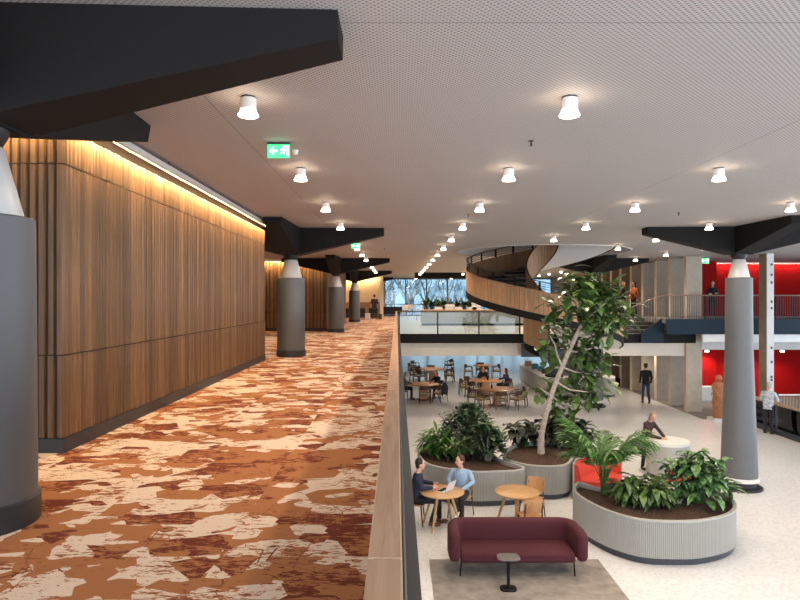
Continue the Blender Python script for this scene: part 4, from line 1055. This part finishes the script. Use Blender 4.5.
for i, (x, y, mt, lab) in enumerate([(.55, 43, M_white, 'white high stool by the end window'), (1.0, 44.5, M_white, 'second white high stool by the end window'), (1.55, 42.5, M_redc, 'red high stool beside the bar counter end')]):
    t = thing('bar_stool', lab, 'stool', (x, y, UP), PI/2 if i == 2 else 0.0, group='high stools by the end window')
    m = MB(); m.box(-.2,.2,-.2,.2,.70,.74); m.build('seat', mt, t, bevel=.015); m = MB(); m.box(-.2,.2,-.21,-.18,.76,1.05); m.build('backrest', mt, t, bevel=.01)
    for sx in (-1,1):
        for sy in (-1,1): m = MB(); m.tube([(sx*.22,sy*.22,.001),(sx*.17,sy*.17,.70)], .014, 6); m.build('leg', mt, t)
        m = MB(); m.tube([(sx*.17,-.19,.74),(sx*.17,-.195,.8)], .012, 6); m.build('back_post', mt, t)

# bare trees outside the far windows
M_bark2 = mat('outdoor_bark', (92,90,88), .9, var=.2)
def bare_tree(x, y, h, lab):
    t = thing('bare_tree', lab, 'tree', (x, y, -.15), group='bare winter trees outside the end window')
    tr = MB(); br = MB()
    tr.tube([(0,0,0),(R.uniform(-.1,.1),0,h*.2),(R.uniform(-.2,.2),0,h*.45)], [.2,.16,.11], 8)
    def grow(p, d, L, r, n):
        q = p+d*L; mid = p+d*L*.5+Vector((R.gauss(0,.06),R.gauss(0,.06),R.gauss(0,.04)))*L
        br.tube([p, mid, q], [r, r*.8, r*.6], 5)
        if n: 
            for _ in range(2): grow(q if R.random() < .6 else mid, (d+rdir(-20,70)*.75).normalized(), L*R.uniform(.6,.85), r*.6, n-1)
    for i in range(6): grow(Vector((0,0,h*R.uniform(.25,.45))), (rdir(25,70)+Vector((0,0,.5))).normalized(), h*.22, .08, 3)
    tr.build('trunk', M_bark2, t); br.build('branches', M_bark2, t)
for i, (x, y) in enumerate([(-3.5,66),(-.5,70),(1.0,63),(3.2,68),(5.2,64),(7.5,71),(10,66),(13,70),(-1.8,84),(2.2,88),(6.3,86),(-7,76)]):
    bare_tree(x, y, R.uniform(9,12), f'{ORD[i]} bare winter tree outside the end window')
t = thing('building', 'pale blue building, height made up to tint the window view behind the bare trees', 'building', (4, 120, -.15)); m = MB(); m.box(-30,34,0,12,0,10.5); m.build('walls', mat('far_wall', (172,192,206), .8), t); m = MB(); m.box(-31,35,-.5,12.5,10.5,11.1); m.build('roof', mat('far_roof', (96,108,122), .8), t)  # made-up height and blue tint, covering the blown-out sky behind the glazing
for i in range(12):
    for z in (1.4, 5.2): m = MB(); m.box(-28+5*i,-25.4+5*i,-.1,-.01,z,z+2.2); m.build('window', mat('far_window', (128,156,176), .4), t)
# ---------------------------------------------------------------- people
M_hb = mat('hair_brown', (62,44,32), .6); M_hd = mat('hair_dark', (30,26,24), .6); M_hr = mat('hair_red', (124,62,34), .6); M_hg = mat('hair_grey', (176,168,158), .7); M_hbl = mat('hair_ash', (150,130,108), .7)
M_eye = mat('eye_dark', (40,34,30), .3); M_lip = mat('lip', (170,96,86), .5)
M_shoe = mat('dark_shoe', (34,30,28), .5); M_shoeb = mat('brown_shoe', (90,56,40), .5); M_shoew = mat('white_shoe', (214,210,204), .6)
def cloth(name, c, var=.12, scale=8): return mat(name, c, .85, var=var, scale=scale, bump=.25)
J_navy = cloth('navy_jacket', (28,36,58)); J_blue = cloth('pale_blue_shirt', (148,174,198), .22, 22); J_black = cloth('black_top', (28,28,32)); J_pattern = cloth('dark_patterned_jacket', (66,44,46), .8, 26)
J_floral = cloth('white_patterned_shirt', (176,184,194), .5, 16); J_olive = cloth('olive_jumper', (86,84,66)); J_orange = cloth('orange_top', (150,82,48)); J_grey = cloth('grey_top', (120,118,118)); J_tshirt = cloth('dark_tshirt', (44,42,44))
T_dark = cloth('dark_trousers', (32,34,42)); T_jean = cloth('blue_jeans', (48,62,88)); T_black = cloth('black_trousers', (26,26,28))
def person(label, loc, rz, pose='stand', h=1.75, top=J_black, bottom=T_dark, shoes=M_shoe, hair=M_hb, skin=M_skin, elbows=None, wrists=None, lean=0.0, yaw=0.0, nod=0.0, long_hair=False, vox=.016, knees=None, ankles=None, sleeve=1.0, female=False, face_on=True):
    t = thing('person', label, 'person', loc, rz)
    s = h/1.75
    if pose == 'stand':
        pz = .93; P = Vector((0,0,pz)); nb = Vector((0,-.015,1.46)); hc = Vector((0,.03,1.625))
        hips = [Vector((q*.088,0,.92)) for q in (-1,1)]
        kn = knees or [(-.10,.03,.50),(.10,.03,.50)]; an = ankles or [(-.105,-.02,.085),(.105,-.02,.085)]
    else:
        pz = .54; P = Vector((0,0,pz)); nb = Vector((0,-.02,1.065)); hc = Vector((0,.025,1.23))
        hips = [Vector((q*.095,.02,.545)) for q in (-1,1)]
        kn = knees or [(-.14,.44,.53),(.14,.44,.53)]; an = ankles or [(-.13,.42,.085),(.13,.44,.085)]
    kn = [Vector(k) for k in kn]; an = [Vector(k) for k in an]
    RX = Matrix.Rotation(-lean, 3, 'X')
    U = lambda p: P+RX @ (Vector(p)-P)
    sw = .185 if not female else .165
    sh = [Vector((q*sw, -.015, nb.z-.085)) for q in (-1,1)]
    dz = nb.z
    el = elbows or [(-.24,-.04,dz-.34),(.24,-.04,dz-.34)]; wr = wrists or [(-.235,.06,dz-.58),(.235,.06,dz-.58)]
    # elbows and wrists are given in the person's own frame, already leant
    shW = [U(p) for p in sh]; el = [Vector(p) for p in el]; wr = [Vector(p) for p in wr]
    def lift(p): return Vector(p)*s
    H = Matrix.Rotation(yaw, 3, 'Z') @ Matrix.Rotation(-lean*.4-nod, 3, 'X')
    hcW = U(hc)
    hp = lambda v: (hcW+H @ Vector(v))*s
    # ---- body: one continuous surface
    b = MB()
    def trunk(mb, g, z0=-.06):
        secs = [(pz+z0, .150, .105), (pz+.08, .155, .11), ((pz+nb.z)/2-.03, .135 if female else .145, .10), (nb.z-.20, .165, .115), (nb.z-.08, .16, .10), (nb.z-.01, .075, .066)]
        mb.loft([[U((( rx+g)*math.cos(2*PI*j/18), -.01+(ry+g)*math.sin(2*PI*j/18), z))*s for j in range(18)] for z, rx, ry in secs])
    trunk(b, -.014)
    b.cap(U(nb-Vector((0,0,.04)))*s, (hcW+H @ Vector((0,-.01,-.06)))*s, .056*s, .052*s)
    Hs = H*s
    b.ell(hp((0,0,.012)), (.074,.094,.108), 18, 12, Hs); b.ell(hp((0,.03,-.065)), (.05,.058,.05), 14, 8, Hs)
    b.cap(hp((0,.085,.02)), hp((0,.108,-.022)), .010*s, .015*s, 8)
    for q in (-1,1): b.ell(hp((q*.076,-.008,-.004)), (.012,.02,.031), 8, 6, Hs)
    for i in (0,1):
        b.cap(shW[i]*s, el[i]*s, .048*s, .038*s); b.cap(el[i]*s, wr[i]*s, .038*s, .026*s)
        d = (wr[i]-el[i]).normalized(); q = -1 if i == 0 else 1
        inw = Vector((-q,0,0)); inw = (inw-d*inw.dot(d)); inw = inw.normalized() if inw.length > .1 else d.orthogonal().normalized()
        pal = d.cross(inw).normalized(); 
        if pal.y < 0: pal = -pal            # thumb side to the front
        pc = wr[i]+d*.055
        M3 = Matrix((inw, pal, d)).transposed()*s
        b.ell(pc*s, (.017,.042,.055), 12, 8, M3)
        for k, (off, ln) in enumerate(((.030,.070),(.010,.080),(-.011,.074),(-.031,.058))):
            f0 = wr[i]+d*.095+pal*off; f1 = f0+d*ln*.55+inw*.012; f2 = f1+d*ln*.35+inw*.030
            b.cap(f0*s, f1*s, .0095*s, .009*s, 8); b.cap(f1*s, f2*s, .009*s, .008*s, 8)
        t0 = wr[i]+d*.03+pal*.032; t1 = t0+d*.035+pal*.028+inw*.01; t2 = t1+d*.03+pal*.006+inw*.012
        b.cap(t0*s, t1*s, .012*s, .0105*s, 8); b.cap(t1*s, t2*s, .0105*s, .009*s, 8)
    for i in (0,1):
        b.cap(hips[i]*s, kn[i]*s, .075*s, .05*s); b.cap(kn[i]*s, an[i]*s, .046*s, .032*s)
        b.cap(an[i]*s, (an[i]+Vector((0,.12,-.045)))*s, .035*s, .028*s)
    fuse(b, 'body', skin, t, vox if vox > .012 else .009, 2)
    # ---- clothes
    c = MB(); trunk(c, .008, -.10 if pose == 'stand' else -.02)
    for i in (0,1):
        c.cap(U(nb-Vector((0,0,.055)))*s, shW[i]*s, .055*s, .062*s)
        c.cap(shW[i]*s, el[i]*s, .062*s, .052*s)
        e2 = el[i]+(wr[i]-el[i])*(.93*sleeve if sleeve > .3 else .02)
        if sleeve > .3: c.cap(el[i]*s, e2*s, .052*s, .040*s)
    fuse(c, 'top', top, t, vox)
    c = MB()
    c.loft([[(U((rx*math.cos(2*PI*j/16), -.01+ry*math.sin(2*PI*j/16), z)) if z > pz else Vector((rx*math.cos(2*PI*j/16), -.01+ry*math.sin(2*PI*j/16), z)))*s for j in range(16)] for z, rx, ry in ((pz-.09,.12,.10),(pz-.04,.158,.115),(pz+.10,.150,.112))])
    for i in (0,1): c.cap(hips[i]*s, kn[i]*s, .094*s, .068*s); c.cap(kn[i]*s, (an[i]+Vector((0,0,.03)))*s, .066*s, .052*s)
    fuse(c, 'trousers', bottom, t, vox)
    for i in (0,1):
        c = MB(); a_ = an[i]
        c.ell((a_+Vector((0,.055,-.045)))*s, (.048*s,.135*s,.045*s), 14, 8); c.ell((a_+Vector((0,-.01,-.01)))*s, (.045*s,.055*s,.06*s), 12, 8)
        zmin = a_.z*s-.085*s
        c.v = [(x_, y_, max(z_, zmin+.002)) for x_, y_, z_ in c.v]
        fuse(c, 'shoe', shoes, t, max(.012, vox))
    c = MB(); c.ell(hp((0,-.022,.036)), (.086,.094,.098), 18, 12, Hs)
    if long_hair:
        c.ell(hp((0,-.055,-.05)), (.092,.062,.13), 16, 10, Hs); c.ell(hp((0,-.06,-.14)), (.085,.045,.10), 14, 8, Hs)
        for q in (-1,1): c.ell(hp((q*.075,-.005,-.04)), (.022,.045,.11), 10, 8, Hs)
    else: c.ell(hp((0,-.045,-.02)), (.078,.062,.075), 14, 8, Hs)
    fuse(c, 'hair', hair, t, max(.010, vox*.8))
    if face_on:
        for q in (-1,1):
            c = MB(); c.ell(hp((q*.031,.084,.012)), (.012,.008,.007), 8, 6, Hs); c.build('eye', M_eye, t)
            c = MB(); c.cap(hp((q*.018,.089,.032)), hp((q*.045,.079,.032)), .005*s, .004*s, 6); c.build('eyebrow', hair, t)
        c = MB(); c.ell(hp((0,.084,-.058)), (.023,.008,.007), 10, 6, Hs); c.build('mouth', M_lip, t)
    return t
person('person in navy jacket seated at the laptop table beside the handrail edge', (.42,13.0,0), face(1,-.05), 'sit', 1.78, J_navy, T_black, M_shoeb, M_hd, vox=.012, lean=.06, elbows=[(-.24,.10,.80),(.24,.10,.80)], wrists=[(-.13,.33,.80),(.14,.31,.79)], yaw=.1, ankles=[(-.10,.46,.085),(.12,.30,.085)])
person('person in pale blue shirt seated behind the laptop table with crossed legs', (1.38,13.36,0), face(-.38,-.9), 'sit', 1.78, J_blue, T_dark, M_shoew, M_hb, vox=.012, lean=.10, elbows=[(-.27,.06,.80),(.27,.06,.80)], wrists=[(-.10,.28,.68),(.12,.26,.70)], yaw=-.65, knees=[(-.13,.44,.53),(.10,.45,.60)], ankles=[(-.12,.42,.085),(-.10,.60,.33)])
person('grey-blonde person in dark patterned jacket leaning on the white drum counter', (6.86,17.16,0), face(.45,-.85), 'stand', 1.66, J_pattern, T_black, M_shoe, M_hbl, lean=.32, female=True, long_hair=True, elbows=[(-.24,.36,1.08),(.22,.36,1.08)], wrists=[(-.08,.60,1.035),(.10,.62,1.035)], yaw=-.3, nod=.2)
person('person in black jumper and jeans walking away past the concrete fins', (11.2,28.0,0), face(.05,1), 'stand', 1.82, J_black, T_jean, M_shoeb, M_hd, knees=[(-.10,.06,.50),(.10,.0,.50)], ankles=[(-.10,.10,.085),(.10,-.16,.10)])
person('white-haired person in patterned shirt standing at the stair void railing', (12.95,21.7,0), face(.75,.6), 'stand', 1.80, J_floral, T_dark, M_shoe, M_hg, lean=.10, sleeve=.2, elbows=[(-.27,.10,1.13),(.27,.10,1.13)], wrists=[(-.14,.33,1.08),(.14,.33,1.08)])
person('person with folded arms in black standing on the raised landing before the red wall', (13.75,27.1,LZ), face(-.3,-1), 'stand', 1.62, J_black, T_black, M_shoe, M_hd, female=True, long_hair=True, elbows=[(-.25,.04,1.12),(.25,.04,1.12)], wrists=[(.06,.19,1.13),(-.06,.21,1.16)], vox=.018)
person('long-haired person in dark clothes at the top of the short steps', (10.75,29.6,LZ), face(.8,-.6), 'stand', 1.65, J_black, T_black, M_shoe, M_hb, female=True, long_hair=True, vox=.018)
person('person in orange top at the top of the short steps', (11.40,29.9,LZ), face(-.8,-.5), 'stand', 1.66, J_orange, T_black, M_shoe, M_hd, female=True, long_hair=True, vox=.018)
person('person in dark shirt and jeans standing with back turned on the far carpet', (-1.63,44.9,UP), face(-.1,1), 'stand', 1.78, J_tshirt, T_jean, M_shoe, M_hd, vox=.02, sleeve=.2, face_on=False)
px, py, rz = CHP['a', 180]; person('person in olive jumper seated at the square-pedestal cafe table', (px,py,0), rz, 'sit', 1.70, J_olive, T_dark, M_shoe, M_hbl, female=True, long_hair=True, vox=.02, lean=.2, elbows=[(-.24,.22,.80),(.24,.22,.80)], wrists=[(-.10,.42,.79),(.10,.42,.79)])
px, py, rz = CHP['a', 45]; person('red-haired person in dark top seated behind the square-pedestal cafe table', (px,py,0), rz, 'sit', 1.70, J_black, T_black, M_shoe, M_hr, female=True, long_hair=True, vox=.02, lean=.2, elbows=[(-.24,.20,.80),(.24,.20,.80)], wrists=[(-.10,.42,.79),(.10,.42,.79)])
px, py, rz = CHP['c', 90]; person('dark-haired person in black seated on the far side of the round cafe table', (px,py,0), rz, 'sit', 1.72, J_black, T_black, M_shoe, M_hr, vox=.02, lean=.2, elbows=[(-.25,.20,.80),(.25,.20,.80)], wrists=[(-.10,.42,.79),(.10,.42,.79)])
px, py, rz = CHP['c', 0]; person('dark-haired person in navy seated with a hand raised to the chin', (px,py,0), rz, 'sit', 1.72, J_navy, T_black, M_shoe, M_hd, female=True, long_hair=True, vox=.02, lean=.08, elbows=[(-.22,.22,.86),(.24,.18,.80)], wrists=[(-.06,.16,1.06),(.12,.40,.79)])

# ---------------------------------------------------------------- light and camera
w = bpy.data.worlds.new('sky'); bpy.context.scene.world = w; w.use_nodes = True
bg = w.node_tree.nodes['Background']; bg.inputs[0].default_value = (.78,.88,1.0,1); bg.inputs[1].default_value = 3.0
cd = bpy.data.cameras.new('camera'); cam = bpy.data.objects.new('camera', cd); C.objects.link(cam)
cam.location = (0,0,CAMZ); cam.rotation_euler = (PI/2,0,0)
cd.sensor_width = 36; cd.lens = 36*F/800; cd.clip_end = 400; cd.clip_start = .05
cd.shift_x = (400-CX)/800; cd.shift_y = -(300-CY)/800
sc = bpy.context.scene; sc.camera = cam
sc.view_settings.view_transform = 'Standard'; sc.view_settings.look = 'None'; sc.view_settings.gamma = 1; sc.view_settings.use_curve_mapping = False
sc.view_settings.exposure = 0.56
sc.cycles.use_denoising = True; sc.cycles.max_bounces = 8; sc.cycles.diffuse_bounces = 4; sc.cycles.transparent_max_bounces = 12; sc.cycles.sample_clamp_indirect = 6; sc.cycles.caustics_reflective = False; sc.cycles.caustics_refractive = False
